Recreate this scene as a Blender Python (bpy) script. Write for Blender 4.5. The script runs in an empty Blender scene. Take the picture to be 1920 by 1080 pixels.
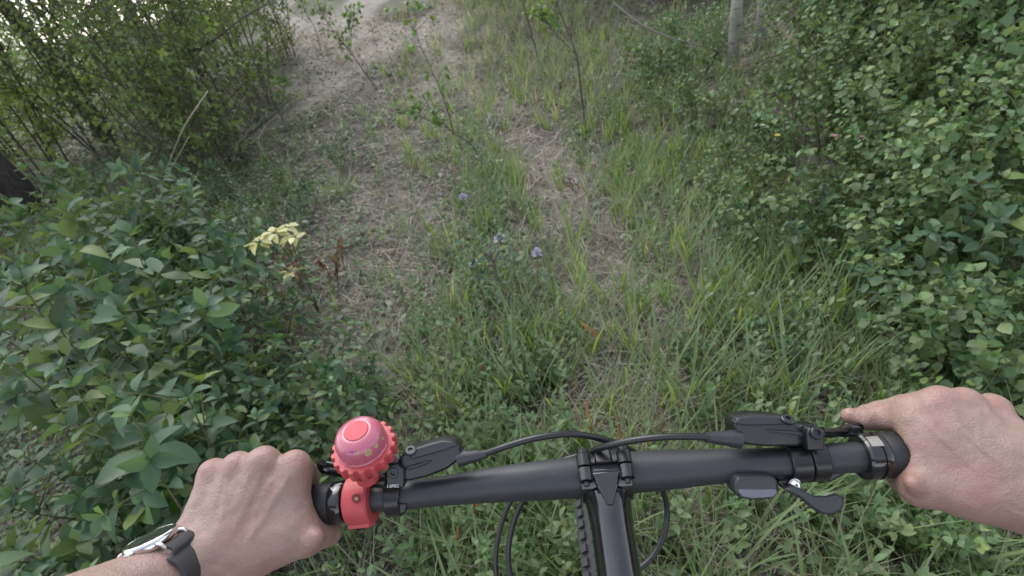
import bpy, math, numpy as np
from mathutils import Matrix, Vector, Quaternion

# ------------------------------------------------------------------ camera, light, exposure
SC = bpy.context.scene
PITCH, ROLL, FPX, CH = math.radians(35), math.radians(12), 960.0, 1.35
F_ = np.array([0, math.cos(PITCH), -math.sin(PITCH)])
U0 = np.array([0, math.sin(PITCH), math.cos(PITCH)])
R0 = np.array([1.0, 0, 0])
R_ = R0*math.cos(ROLL) - U0*math.sin(ROLL)
U_ = U0*math.cos(ROLL) + R0*math.sin(ROLL)
CP = np.array([0, 0, CH])
cam_data = bpy.data.cameras.new('camera')
cam = bpy.data.objects.new('camera', cam_data)
SC.collection.objects.link(cam)
M = Matrix(((R_[0], U_[0], -F_[0], CP[0]), (R_[1], U_[1], -F_[1], CP[1]), (R_[2], U_[2], -F_[2], CP[2]), (0, 0, 0, 1)))
cam.matrix_world = M
cam_data.sensor_width = 36; cam_data.lens = 18
cam_data.clip_start = 0.02; cam_data.clip_end = 2000
cam_data.dof.use_dof = True; cam_data.dof.focus_distance = 0.42; cam_data.dof.aperture_fstop = 13.0
SC.camera = cam

SUN_EL, SUN_AZ = math.radians(50), math.radians(-25)      # azimuth measured from +Y towards +X
W = bpy.data.worlds.new('World'); SC.world = W; W.use_nodes = True
nt = W.node_tree; nt.nodes.clear()
out = nt.nodes.new('ShaderNodeOutputWorld'); bg = nt.nodes.new('ShaderNodeBackground')
sky = nt.nodes.new('ShaderNodeTexSky'); sky.sky_type = 'NISHITA'; sky.sun_disc = False
sky.sun_elevation = SUN_EL; sky.sun_rotation = SUN_AZ
sky.air_density = 1.0; sky.dust_density = 1.5; sky.ozone_density = 1.0
sat = nt.nodes.new('ShaderNodeHueSaturation'); sat.inputs['Saturation'].default_value = 0.4   # an overcast sky is nearly grey
nt.links.new(sky.outputs[0], sat.inputs['Color']); nt.links.new(sat.outputs[0], bg.inputs[0]); nt.links.new(bg.outputs[0], out.inputs[0])
bg.inputs[1].default_value = 0.15
sl = bpy.data.lights.new('sun', 'SUN'); sl.energy = 0.6; sl.angle = math.radians(50); sl.color = (1, 0.98, 0.95)
sun = bpy.data.objects.new('sun', sl); SC.collection.objects.link(sun)
sd = Vector((math.sin(SUN_AZ)*math.cos(SUN_EL), math.cos(SUN_AZ)*math.cos(SUN_EL), math.sin(SUN_EL)))
sun.rotation_mode = 'QUATERNION'; sun.rotation_quaternion = sd.to_track_quat('Z', 'Y')
SC.view_settings.view_transform = 'Standard'; SC.view_settings.look = 'None'
SC.view_settings.exposure = 1.5; SC.view_settings.gamma = 1.0; SC.view_settings.use_curve_mapping = False
SC.cycles.max_bounces = 7; SC.cycles.diffuse_bounces = 4; SC.cycles.glossy_bounces = 3
SC.cycles.transmission_bounces = 4; SC.cycles.transparent_max_bounces = 4

# ------------------------------------------------------------------ helpers
rng = np.random.default_rng(7)
COL = SC.collection
A = np.array
def P(px, py, d):
    "point seen at pixel px,py (1920 wide) at d metres along the view axis"
    return CP + F_*d + R_*((px-960)/FPX*d) + U_*((540-py)/FPX*d)
def cs(px, py, d): return A([(px-960)/FPX*d, (540-py)/FPX*d, d])
def c2w(V):
    V = np.atleast_2d(np.asarray(V, float))
    return CP + V[:, :1]*R_ + V[:, 1:2]*U_ + V[:, 2:3]*F_
def G(px, py, h=0.0):
    d = F_ + R_*(px-960)/FPX + U_*(540-py)/FPX
    t = (CH-h)/max(-d[2], 0.03)
    return A([d[0]*t, d[1]*t])
def nrm(v):
    v = np.asarray(v, float); return v/max(np.linalg.norm(v), 1e-9)
def sstep(a, b, x):
    t = np.clip((x-a)/(b-a), 0, 1); return t*t*(3-2*t)
def hgt(x, y):
    x = np.asarray(x, float); y = np.asarray(y, float)
    h = 0.035*np.sin(1.3*x+0.7*y+1)*np.sin(0.9*y-0.5*x) + 0.014*np.sin(4.1*x+1.7*y)*np.sin(3.3*y-2.1*x+2) \
        + 0.006*np.sin(11*x+3*y)*np.sin(9*y-5*x)
    h = h*sstep(0.2, 1.5, np.hypot(x, y))
    side = sstep(-9, -1.5, x)
    up = np.clip(y-5.2, 0, 14); h = h + side*(0.14*up*sstep(0, 2.5, up))
    h = h + 0.10*np.clip(x-1.0, 0, 9)*sstep(0.5, 3, y)
    left = np.clip(-x-5, 0, 60); h = h - 0.16*left*sstep(0, 6, left)
    return h
def ground(px, py, h=0.0):
    g = G(px, py, h); return A([g[0], g[1], float(hgt(g[0], g[1]))])

def mesh_np(name, V, Fs, tint=None, smooth=True):
    "Fs: list of int arrays (m,k)"
    me = bpy.data.meshes.new(name)
    V = np.asarray(V, np.float32); Fs = [np.asarray(f, np.int32) for f in Fs if len(f)]
    me.vertices.add(len(V)); me.vertices.foreach_set('co', V.ravel())
    nl = sum(f.size for f in Fs); npoly = sum(len(f) for f in Fs)
    me.loops.add(nl); me.polygons.add(npoly)
    me.loops.foreach_set('vertex_index', np.concatenate([f.ravel() for f in Fs]))
    tot = np.concatenate([np.full(len(f), f.shape[1], np.int32) for f in Fs])
    st = np.concatenate([[0], np.cumsum(tot)[:-1]]).astype(np.int32)
    me.polygons.foreach_set('loop_start', st); me.polygons.foreach_set('loop_total', tot)
    me.polygons.foreach_set('use_smooth', np.full(npoly, smooth))
    if tint is not None:
        a = me.attributes.new('tint', 'FLOAT', 'POINT'); a.data.foreach_set('value', np.asarray(tint, np.float32))
    me.update(calc_edges=True); me.validate()
    return me
KIDS = {}
def link(name, me, parent=None, loc=None, **kw):
    o = bpy.data.objects.new(name, me); COL.objects.link(o)
    if parent is not None:
        o.parent = parent; KIDS.setdefault(parent.name, []).append(o)
    if loc is not None: o.location = loc
    for k, v in kw.items(): o[k] = v
    return o
def thing(name, label, cat, loc=(0, 0, 0), rz=0.0, group=None):
    o = bpy.data.objects.new(name, None); COL.objects.link(o); o.empty_display_size = 0.1
    o.location = loc; o.rotation_euler = (0, 0, rz); o['label'] = label; o['category'] = cat
    if group: o['group'] = group
    return o
def copy_thing(src, loc, rz, sc, label, group=None):
    r = src.copy(); COL.objects.link(r); r.location = loc; r.rotation_euler = (0, 0, rz); r.scale = (sc, sc, sc)
    r['label'] = label
    if group: r['group'] = group
    for ch in KIDS.get(src.name, []):
        c = ch.copy(); COL.objects.link(c); c.parent = r
        for g in KIDS.get(ch.name, []):
            d = g.copy(); COL.objects.link(d); d.parent = c
    return r

class MB:
    def __init__(s): s.V = []; s.F = {}; s.n = 0
    def add(s, V, Fl):
        V = np.asarray(V, float); s.V.append(V)
        for f in Fl: s.F.setdefault(len(f), []).append([i+s.n for i in f])
        s.n += len(V)
    def tube(s, pts, rad, n=12, caps=True, sq=1.0):
        pts = np.asarray(pts, float); m = len(pts)
        rad = np.full(m, rad) if np.isscalar(rad) else np.asarray(rad, float)
        T = np.gradient(pts, axis=0); T /= np.linalg.norm(T, axis=1)[:, None]+1e-12
        a = A([0, 0, 1.]) if abs(T[0][2]) < .9 else A([1., 0, 0])
        u = nrm(np.cross(T[0], a)); V = []
        for i in range(m):
            u = nrm(u - T[i]*u.dot(T[i])); v = np.cross(T[i], u)
            for k in range(n):
                t = 2*math.pi*k/n
                V.append(pts[i] + rad[i]*(math.cos(t)*u + sq*math.sin(t)*v))
        Fl = [(i*n+k, i*n+(k+1) % n, (i+1)*n+(k+1) % n, (i+1)*n+k) for i in range(m-1) for k in range(n)]
        if caps: Fl += [tuple(range(n-1, -1, -1)), tuple(range((m-1)*n, m*n))]
        s.add(V, Fl); return s
    def lathe(s, o, ax, prof, n=32, ref=None, mod=None):
        "prof: list of (height along ax, radius)"
        ax = nrm(ax); a = A([0, 0, 1.]) if ref is None else np.asarray(ref, float)
        if abs(a.dot(ax)) > .95: a = A([1., 0, 0])
        u = nrm(a-ax*a.dot(ax)); v = np.cross(ax, u); V = []
        for i, (h, r) in enumerate(prof):
            for k in range(n):
                t = 2*math.pi*k/n; rr = r if mod is None else mod(i, t, r)
                V.append(o + ax*h + rr*(math.cos(t)*u+math.sin(t)*v))
        m = len(prof)
        Fl = [(i*n+k, i*n+(k+1) % n, (i+1)*n+(k+1) % n, (i+1)*n+k) for i in range(m-1) for k in range(n)]
        Fl += [tuple(range(n-1, -1, -1)), tuple(range((m-1)*n, m*n))]
        s.add(V, Fl); return s
    def prism(s, bot, top):
        n = len(bot); V = list(bot)+list(top)
        Fl = [tuple(range(n-1, -1, -1)), tuple(range(n, 2*n))] + [(k, (k+1) % n, n+(k+1) % n, n+k) for k in range(n)]
        s.add(V, Fl); return s
    def box(s, c, ax, hs):
        c = np.asarray(c, float); ax = [nrm(a)*h for a, h in zip(ax, hs)]
        q = [(-1, -1), (1, -1), (1, 1), (-1, 1)]
        return s.prism([c+a*ax[0]+b*ax[1]-ax[2] for a, b in q], [c+a*ax[0]+b*ax[1]+ax[2] for a, b in q])
    def build(s, name, mat, parent=None, origin=None, bevel=0, seg=2, smooth=True, angle=35, sub=0, **kw):
        V = np.vstack(s.V)
        if origin is not None: V = V-np.asarray(origin)
        me = mesh_np(name, V, [A(f) for f in s.F.values()], smooth=smooth)
        import bmesh
        b = bmesh.new(); b.from_mesh(me); bmesh.ops.recalc_face_normals(b, faces=b.faces); b.to_mesh(me); b.free()
        me.materials.append(mat)
        o = link(name, me, parent, **kw)
        if bevel:
            md = o.modifiers.new('bevel', 'BEVEL'); md.width = bevel; md.segments = seg; md.limit_method = 'ANGLE'; md.angle_limit = math.radians(30)
            md.harden_normals = False
        if sub:
            md = o.modifiers.new('sub', 'SUBSURF'); md.levels = sub; md.render_levels = sub
        elif smooth:
            me.set_sharp_from_angle(angle=math.radians(angle))
        return o
def catmull(pts, n=8):
    pts = np.asarray(pts, float); q = np.vstack([2*pts[0]-pts[1], pts, 2*pts[-1]-pts[-2]]); o = []
    for i in range(1, len(q)-2):
        for t in np.linspace(0, 1, n, endpoint=False):
            o.append(.5*((2*q[i])+(-q[i-1]+q[i+1])*t+(2*q[i-1]-5*q[i]+4*q[i+1]-q[i+2])*t*t+(-q[i-1]+3*q[i]-3*q[i+1]+q[i+2])*t**3))
    o.append(pts[-1]); return A(o)

# ------------------------------------------------------------------ materials
def mat_new(name):
    m = bpy.data.materials.new(name); m.use_nodes = True; n = m.node_tree; n.nodes.clear()
    o = n.nodes.new('ShaderNodeOutputMaterial'); return m, n, o
def ramp(n, cols, fac, interp='LINEAR'):
    r = n.nodes.new('ShaderNodeValToRGB'); r.color_ramp.interpolation = interp
    e = r.color_ramp.elements
    while len(e) < len(cols): e.new(0.5)
    for i, (p, c) in enumerate(cols): e[i].position = p; e[i].color = (*c, 1)
    n.links.new(fac, r.inputs[0]); return r.outputs[0]
def noise(n, scale, detail=4, rough=.6, coord='Object', dist=0):
    tc = n.nodes.new('ShaderNodeTexCoord'); t = n.nodes.new('ShaderNodeTexNoise')
    t.inputs['Scale'].default_value = scale; t.inputs['Detail'].default_value = detail; t.inputs['Roughness'].default_value = rough
    t.inputs['Distortion'].default_value = dist
    n.links.new(tc.outputs[coord], t.inputs['Vector']); return t.outputs['Fac']
def bump(n, h, strength=.3, dist=.001):
    b = n.nodes.new('ShaderNodeBump'); b.inputs['Strength'].default_value = strength; b.inputs['Distance'].default_value = dist
    n.links.new(h, b.inputs['Height']); return b.outputs[0]
def mixc(n, a, b, fac, mode='MIX'):
    m = n.nodes.new('ShaderNodeMix'); m.data_type = 'RGBA'; m.blend_type = mode
    for s, v in (('A', a), ('B', b)):
        i = [x for x in m.inputs if x.name == s and x.type == 'RGBA'][0]
        if isinstance(v, tuple): i.default_value = (*v, 1)
        else: n.links.new(v, i)
    if isinstance(fac, (int, float)): m.inputs[0].default_value = fac
    else: n.links.new(fac, m.inputs[0])
    return [x for x in m.outputs if x.type == 'RGBA'][0]
def simple(name, col, rough=.5, metal=0, bs=0, bscale=800, var=0, vscale=60, spec=.5, coat=0, bd=.0003, sss=0, speck=0):
    m, n, o = mat_new(name); p = n.nodes.new('ShaderNodeBsdfPrincipled'); n.links.new(p.outputs[0], o.inputs[0])
    p.inputs['Roughness'].default_value = rough; p.inputs['Metallic'].default_value = metal
    p.inputs['Specular IOR Level'].default_value = spec; p.inputs['Coat Weight'].default_value = coat
    c = tuple(col)
    if var:
        f = noise(n, vscale, 5)
        lo = tuple(max(0, x*(1-var)) for x in c); hi = tuple(min(1, x*(1+var)) for x in c)
        n.links.new(ramp(n, [(.3, lo), (.7, hi)], f), p.inputs['Base Color'])
        r2 = n.nodes.new('ShaderNodeMapRange'); r2.inputs[3].default_value = max(0, rough-.12); r2.inputs[4].default_value = min(1, rough+.15)
        n.links.new(f, r2.inputs[0]); n.links.new(r2.outputs[0], p.inputs['Roughness'])
    else: p.inputs['Base Color'].default_value = (*c, 1)
    if bs: n.links.new(bump(n, noise(n, bscale, 3), bs, bd), p.inputs['Normal'])
    if speck:                                  # dust and small scuffs
        src = p.inputs['Base Color'].links[0].from_socket if p.inputs['Base Color'].links else tuple(c)
        a_ = ramp(n, [(.60, (0, 0, 0)), (.72, (speck,)*3)], noise(n, 420, 5, .75)); b_ = ramp(n, [(.45, (.12,)*3), (.7, (1, 1, 1))], noise(n, 22, 3))
        k_ = mixc(n, a_, b_, 1.0, 'MULTIPLY'); n.links.new(mixc(n, src, (.17, .155, .14), k_), p.inputs['Base Color'])
    if sss: p.inputs['Subsurface Weight'].default_value = sss; p.inputs['Subsurface Radius'].default_value = (.006, .0025, .0015); p.inputs['Subsurface Scale'].default_value = 1.0
    return m
def leafmat(name, cols, src='tint', rough=.45, trans=.3, vein=True):
    "cols: ramp over a per-leaf random value (mesh attribute or object random)"
    m, n, o = mat_new(name)
    if src == 'tint':
        a = n.nodes.new('ShaderNodeAttribute'); a.attribute_name = 'tint'; f = a.outputs['Fac']
    else:
        a = n.nodes.new('ShaderNodeObjectInfo'); f = a.outputs['Random']
    k = len(cols); c = ramp(n, [(i/(k-1), x) for i, x in enumerate(cols)], f)
    nf = noise(n, 55, 3)
    c = mixc(n, c, (.5, .5, .5), .0)
    v = n.nodes.new('ShaderNodeMapRange'); v.inputs[3].default_value = .78; v.inputs[4].default_value = 1.2; n.links.new(nf, v.inputs[0])
    hs = n.nodes.new('ShaderNodeHueSaturation'); n.links.new(c, hs.inputs['Color']); n.links.new(v.outputs[0], hs.inputs['Value']); c = hs.outputs[0]
    oi = n.nodes.new('ShaderNodeObjectInfo'); h2 = n.nodes.new('ShaderNodeHueSaturation'); n.links.new(c, h2.inputs['Color'])      # every plant its own shade of green
    for sock, lo, hi in (('Hue', .478, .515), ('Value', .8, 1.22)):
        q = n.nodes.new('ShaderNodeMapRange'); q.inputs[3].default_value = lo; q.inputs[4].default_value = hi
        w_ = n.nodes.new('ShaderNodeMath'); w_.operation = 'FRACT'; w2 = n.nodes.new('ShaderNodeMath'); w2.operation = 'MULTIPLY'; w2.inputs[1].default_value = 7.31 if sock == 'Hue' else 13.7
        n.links.new(oi.outputs['Random'], w2.inputs[0]); n.links.new(w2.outputs[0], w_.inputs[0]); n.links.new(w_.outputs[0], q.inputs[0]); n.links.new(q.outputs[0], h2.inputs[sock])
    c = h2.outputs[0]
    geo = n.nodes.new('ShaderNodeNewGeometry')
    c2 = mixc(n, c, (.15, .2, .15), .45); c = mixc(n, c, c2, geo.outputs['Backfacing'])      # paler underside
    p = n.nodes.new('ShaderNodeBsdfPrincipled'); p.inputs['Roughness'].default_value = rough; p.inputs['Specular IOR Level'].default_value = .5
    t = n.nodes.new('ShaderNodeBsdfTranslucent')
    n.links.new(c, p.inputs['Base Color'])
    tc = mixc(n, c, (1.5, 1.5, .5), 1.0, 'MULTIPLY'); n.links.new(tc, t.inputs[0])
    mx = n.nodes.new('ShaderNodeMixShader'); mx.inputs[0].default_value = trans
    n.links.new(p.outputs[0], mx.inputs[1]); n.links.new(t.outputs[0], mx.inputs[2]); n.links.new(mx.outputs[0], o.inputs[0])
    n.links.new(bump(n, noise(n, 260, 2), .25, .0006), p.inputs['Normal'])
    return m
g_dark, g_mid, g_yel, g_blue, g_pale = (.035, .075, .028), (.075, .15, .042), (.17, .24, .045), (.085, .15, .09), (.15, .22, .12)
M_leaf_obj = leafmat('leaf_green_broad', [(.032, .07, .032), (.045, .098, .045), (.062, .128, .06), (.085, .15, .09), (.09, .16, .075), (.125, .19, .05)], 'obj', rough=.5)
BUSHC = [(.055, .105, .04), (.08, .15, .05), (.115, .2, .07), (.15, .225, .12), (.2, .28, .09)]
M_leaf_bush = leafmat('leaf_green_shrub', BUSHC, 'tint', rough=.55)
M_leaf_bush_obj = leafmat('leaf_green_shrub_single', BUSHC, 'obj', rough=.55)
M_leaf_thick = leafmat('leaf_green_thicket', [(.07, .11, .04), (.11, .165, .05), (.16, .23, .06), (.23, .3, .08), (.13, .2, .08)], 'tint', trans=.4)
M_leaf_sap = leafmat('leaf_green_aspen', [(.06, .12, .04), (.1, .18, .05), (.17, .26, .06)], 'obj', trans=.4)
M_herb = leafmat('leaf_green_herb', [(.055, .1, .045), (.08, .145, .06), (.11, .185, .085), (.15, .215, .115), (.17, .22, .095)], 'tint')
M_grass = leafmat('grass_green', [(.08, .14, .05), (.125, .21, .065), (.18, .275, .085), (.25, .33, .13), (.38, .39, .24)], 'tint', trans=.35)
M_straw = leafmat('straw_dry', [(.16, .125, .09), (.28, .23, .16), (.4, .35, .25), (.52, .47, .37)], 'tint', trans=.1, rough=.7)
M_litter = leafmat('litter_dry', [(.06, .048, .04), (.13, .11, .092), (.2, .175, .15), (.26, .16, .11), (.34, .305, .265)], 'tint', trans=.05, rough=.75)
M_crown = leafmat('leaf_green_crown', [(.04, .07, .03), (.07, .12, .04), (.12, .18, .06), (.16, .22, .08)], 'tint', trans=.35)
M_yleaf = leafmat('leaf_yellow_cream', [(.56, .54, .24), (.62, .6, .36), (.48, .48, .2)], 'obj')
M_rleaf = leafmat('leaf_rust_red', [(.17, .055, .032), (.23, .085, .05), (.12, .05, .035)], 'tint', rough=.7)
M_pinkblade = leafmat('leaf_faded_pink', [(.5, .25, .2), (.42, .2, .14), (.55, .36, .28)], 'obj', rough=.6)
M_purple = simple('petal_lilac', (.5, .47, .57), .7, var=.25, vscale=200)
M_ypetal = simple('petal_yellow', (.5, .4, .08), .6)
M_wpetal = simple('petal_white_pink', (.5, .44, .46), .6)
M_ppetal = simple('petal_pink', (.32, .14, .2), .6)
def barkmat(name, c1, c2, sc=40, bs=.8):
    m, n, o = mat_new(name); p = n.nodes.new('ShaderNodeBsdfPrincipled'); n.links.new(p.outputs[0], o.inputs[0])
    tc = n.nodes.new('ShaderNodeTexCoord'); mp = n.nodes.new('ShaderNodeMapping'); mp.inputs['Scale'].default_value = (1, 1, .3)
    t = n.nodes.new('ShaderNodeTexNoise'); t.inputs['Scale'].default_value = sc; t.inputs['Detail'].default_value = 6; t.inputs['Roughness'].default_value = .7
    n.links.new(tc.outputs['Object'], mp.inputs[0]); n.links.new(mp.outputs[0], t.inputs['Vector'])
    n.links.new(ramp(n, [(.35, c1), (.65, c2)], t.outputs['Fac']), p.inputs['Base Color']); p.inputs['Roughness'].default_value = .85
    n.links.new(bump(n, t.outputs['Fac'], bs, .004), p.inputs['Normal']); return m
M_twig = barkmat('bark_twig', (.05, .042, .036), (.13, .112, .095), 60)
M_twig_green = barkmat('bark_green_stem', (.09, .075, .045), (.13, .14, .06), 60)
M_dark_bark = barkmat('bark_dark', (.018, .015, .013), (.075, .065, .055), 30, 1)
def scarred():
    m = barkmat('bark_pale_aspen', (.24, .235, .19), (.42, .41, .35), 12, .4); n = m.node_tree; p = [x for x in n.nodes if x.type == 'BSDF_PRINCIPLED'][0]
    tc = n.nodes.new('ShaderNodeTexCoord'); mp = n.nodes.new('ShaderNodeMapping'); mp.inputs['Scale'].default_value = (9, 9, 34); t = n.nodes.new('ShaderNodeTexNoise'); t.inputs['Scale'].default_value = 1; t.inputs['Detail'].default_value = 3
    n.links.new(tc.outputs['Object'], mp.inputs[0]); n.links.new(mp.outputs[0], t.inputs['Vector']); k = ramp(n, [(.56, (0, 0, 0)), (.64, (.8, .8, .8))], t.outputs['Fac'])
    src = p.inputs['Base Color'].links[0].from_socket; n.links.new(mixc(n, src, (.05, .045, .04), k), p.inputs['Base Color']); return m
M_pale_bark = scarred() if True else barkmat('bark_pale_aspen', (.24, .235, .19), (.42, .41, .35), 12, .4)
M_dead = barkmat('dead_wood', (.2, .17, .14), (.36, .32, .27), 50)

# ------------------------------------------------------------------ ground
LT = A([G(*p) for p in [(700, 640), (705, 520), (715, 430), (735, 330), (765, 230), (790, 160)]])   # left wheel rut
RT = A([G(*p) for p in [(1120, 800), (1160, 640), (1130, 520), (1080, 420), (1020, 310), (950, 225), (850, 160)]])  # right wheel rut
def dist_poly(x, y, pl):
    d = np.full(np.shape(x), 1e9)
    for a, b in zip(pl[:-1], pl[1:]):
        e = b-a; t = np.clip(((x-a[0])*e[0]+(y-a[1])*e[1])/(e@e), 0, 1)
        d = np.minimum(d, np.hypot(x-a[0]-t*e[0], y-a[1]-t*e[1]))
    return d
def wob(x, y, s, ph=0): return np.sin(s*x+1.3*np.sin(s*.7*y+ph)+ph)*np.sin(s*.9*y+1.7*np.sin(s*.6*x+ph*2))
def bare(x, y):
    "0 = overgrown, 1 = bare trodden earth"
    w = .09*wob(x, y, 5, 1)+.05*wob(x, y, 13, 2)
    near = sstep(.5, 1.3, y)
    l = 1-sstep(.10, .36, dist_poly(x, y, LT)+w)
    r = 1-sstep(.06, .28, dist_poly(x, y, RT)+w)
    pt = sstep(-.55, .35, wob(x, y, 3.1, 3)+.5*wob(x, y, 9, 1))
    b = np.maximum(l*.6*(.35+.65*pt), r*(.7+.3*sstep(-.8, .1, wob(x+.4, y, 2.2, 2))))*near*(.55+.45*sstep(1.5, 3.0, y))*(1-.5*sstep(3.4, 4.3, y)*(1-sstep(4.8, 5.6, y)))
    xl, xr = -1.7-.30*(y-5.6), -.05-.0*(y-5)+.25*sstep(6, 9, y)-.09*(y-7.5)*(y > 7.5)
    op = sstep(5.2, 6.2, y+w*3)*sstep(xl-.8, xl+.3, x+w*4)*(1-sstep(xr-.3, xr+.45, x+w*4))
    op = op*(1-.85*sstep(.05, .45, wob(x*1.2, y*.8, 1.6, 5)))
    return np.clip(np.maximum(b, op), 0, 1)
def make_ground():
    n = 420; u = np.linspace(-1, 1, n)
    X = 2.2*np.sinh(u*5.8)*1.0; Yv = 3.0+2.6*np.sinh(u*5.6)
    gx, gy = np.meshgrid(X, Yv, indexing='ij')
    z = hgt(gx, gy)
    # clods and trodden unevenness near the camera
    z = z + (.006*wob(gx, gy, 23, 1)+.004*wob(gx, gy, 51, 2)+.0025*wob(gx, gy, 97, 4))*np.exp(-((gx/6)**2+((gy-3)/7)**2))
    z = z - .03*bare(gx, gy)*(gy < 6)
    V = np.stack([gx, gy, z], -1).reshape(-1, 3)
    i = np.arange(n*n).reshape(n, n)
    F = np.stack([i[:-1, :-1], i[1:, :-1], i[1:, 1:], i[:-1, 1:]], -1).reshape(-1, 4)
    me = mesh_np('ground', V, [F])
    bb_ = bare(gx, gy)*(.35+.65*sstep(4.2, 5.6, gy)); rp = G(1040, 330); bb_ = np.maximum(bb_, .8*bare(gx, gy)*np.exp(-((gx-rp[0])/.35)**2-((gy-rp[1])/.6)**2))
    a = me.attributes.new('bare', 'FLOAT', 'POINT'); a.data.foreach_set('value', bb_.ravel().astype(np.float32))
    md_ = np.clip(sstep(7, 14, gy-1.2*gx*(gx < 0)*0)*(1-bb_), 0, 1)*.9+.35*sstep(1.2, 2.2, -gx)*(1-bb_)*(gy > 2)*(gy < 7)
    a = me.attributes.new('meadow', 'FLOAT', 'POINT'); a.data.foreach_set('value', np.clip(md_, 0, 1).ravel().astype(np.float32))
    m, nn, o = mat_new('soil'); p = nn.nodes.new('ShaderNodeBsdfPrincipled'); nn.links.new(p.outputs[0], o.inputs[0])
    at = nn.nodes.new('ShaderNodeAttribute'); at.attribute_name = 'bare'
    big = noise(nn, 1.7, 6, .65); mid = noise(nn, 14, 6, .7); fine = noise(nn, 120, 4, .7)
    dirt = ramp(nn, [(.28, (.17, .15, .128)), (.45, (.265, .236, .205)), (.62, (.355, .32, .282)), (.75, (.44, .405, .36))], mid)
    duff = ramp(nn, [(.3, (.06, .053, .046)), (.5, (.12, .107, .094)), (.66, (.2, .18, .16)), (.78, (.11, .12, .08))], mid)
    mul = ramp(nn, [(.3, (.72, .72, .72)), (.7, (1.15, 1.15, 1.15))], big)
    fm = ramp(nn, [(.3, (.7, .7, .7)), (.7, (1.25, 1.25, 1.25))], fine)
    mead = ramp(nn, [(.3, (.05, .075, .025)), (.55, (.09, .115, .04)), (.75, (.14, .16, .07))], mid)
    am = nn.nodes.new('ShaderNodeAttribute'); am.attribute_name = 'meadow'
    c = mixc(nn, mixc(nn, duff, dirt, at.outputs['Fac']), mead, am.outputs['Fac'])
    c = mixc(nn, c, mul, 1.0, 'MULTIPLY'); c = mixc(nn, c, fm, .8, 'MULTIPLY')
    nn.links.new(c, p.inputs['Base Color']); p.inputs['Roughness'].default_value = .95; p.inputs['Specular IOR Level'].default_value = .2
    b1 = bump(nn, mid, .7, .02); b2 = nn.nodes.new('ShaderNodeBump'); b2.inputs['Strength'].default_value = .6; b2.inputs['Distance'].default_value = .004
    nn.links.new(fine, b2.inputs['Height']); nn.links.new(b1, b2.inputs['Normal']); nn.links.new(b2.outputs[0], p.inputs['Normal'])
    me.materials.append(m)
    link('ground', me, kind='structure')
make_ground()

# ------------------------------------------------------------------ leaves and plants
def leaf_tpl(L=1.0, Wd=.5, fold=.25, droop=.2, prof=None, rows=6, curl=0):
    "leaf along +Y, normal +Z, three vertices across"
    us = np.linspace(0, 1, rows)
    V = []
    for u in us:
        w = Wd*.5*(math.sin(math.pi*min(1, u**.75*1.0))**.8 if prof is None else np.interp(u, prof[0], prof[1]))
        z = -droop*u*u*L
        V += [(-w, u*L, z+fold*w), (curl*math.sin(u*3)*.04, u*L, z), (w, u*L, z+fold*w)]
    F = [(3*i+a, 3*i+a+1, 3*i+a+4, 3*i+a+3) for i in range(rows-1) for a in (0, 1)]
    return A(V, float), A(F)
OV = ([0, .12, .3, .5, .72, .9, 1], [.05, .5, .9, 1, .82, .38, 0])
RD = ([0, .1, .3, .55, .8, .95, 1], [.1, .7, 1, 1, .8, .35, .05])
LN = ([0, .15, .4, .7, 1], [.15, .7, 1, .75, 0])
TL = {'oval': leaf_tpl(1, .56, .28, .18, OV, 5), 'oval3': leaf_tpl(1, .58, .25, .2, OV, 4), 'round': leaf_tpl(1, .82, .2, .15, RD, 4),
      'lance': leaf_tpl(1, .26, .3, .3, LN, 5)}
def blade_tpl(rows=5, bend=.5):
    V = []
    for u in np.linspace(0, 1, rows):
        w = .5*(1-u**2.2); V += [(-w, u-bend*.25*u**3, bend*u*u), (w, u-bend*.25*u**3, bend*u*u)]
    return A(V), A([(2*i, 2*i+1, 2*i+3, 2*i+2) for i in range(rows-1)])
def rotm(d, nr):
    y = d/np.linalg.norm(d, axis=1)[:, None]
    z = nr-y*(nr*y).sum(1)[:, None]; z /= np.linalg.norm(z, axis=1)[:, None]+1e-9
    x = np.cross(y, z); return np.stack([x, y, z], -1)          # columns
def scatter(tpl, pos, R, sx, sy, tint, sz=None):
    V, F = tpl; N = len(pos); sz = sy if sz is None else sz
    S = V[None]*np.stack([sx, sy, sz], -1)[:, None, :]
    Wv = np.einsum('nij,nkj->nki', R, S)+pos[:, None, :]
    Fx = (F[None]+(np.arange(N)*len(V))[:, None, None]).reshape(-1, F.shape[1])
    return Wv.reshape(-1, 3), Fx, np.repeat(tint, len(V))
def joined(parts):
    n = 0; Vs, Fs, Ts = [], [], []
    for V, F, T in parts: Vs.append(V); Fs.append(F+n); Ts.append(T); n += len(V)
    by = {}
    for f in Fs: by.setdefault(f.shape[1], []).append(f)
    return np.vstack(Vs), [np.vstack(v) for v in by.values()], np.concatenate(Ts)
LEAF_ME = {}
def leaf_meshes(kind, mat, L, n=4):
    key = (kind, mat.name)
    if key in LEAF_ME: return LEAF_ME[key]
    o = []
    for i in range(n):
        pr = {'oval': (.56, OV), 'round': (.85, RD), 'lance': (.24, LN)}[kind]
        V, F = leaf_tpl(1, pr[0]*(1+.1*(i % 3-1)), .15+.15*i, .08+.12*((i*2) % 5), pr[1], 6, curl=(-1)**i*1.5)
        V = V.copy(); V[:, 2] += .02*np.sin(V[:, 1]*9+i)*np.sign(V[:, 0])
        me = mesh_np(kind+'_leaf', V*L, [F]); me.materials.append(mat); o.append(me)
    LEAF_ME[key] = o; return o
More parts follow.
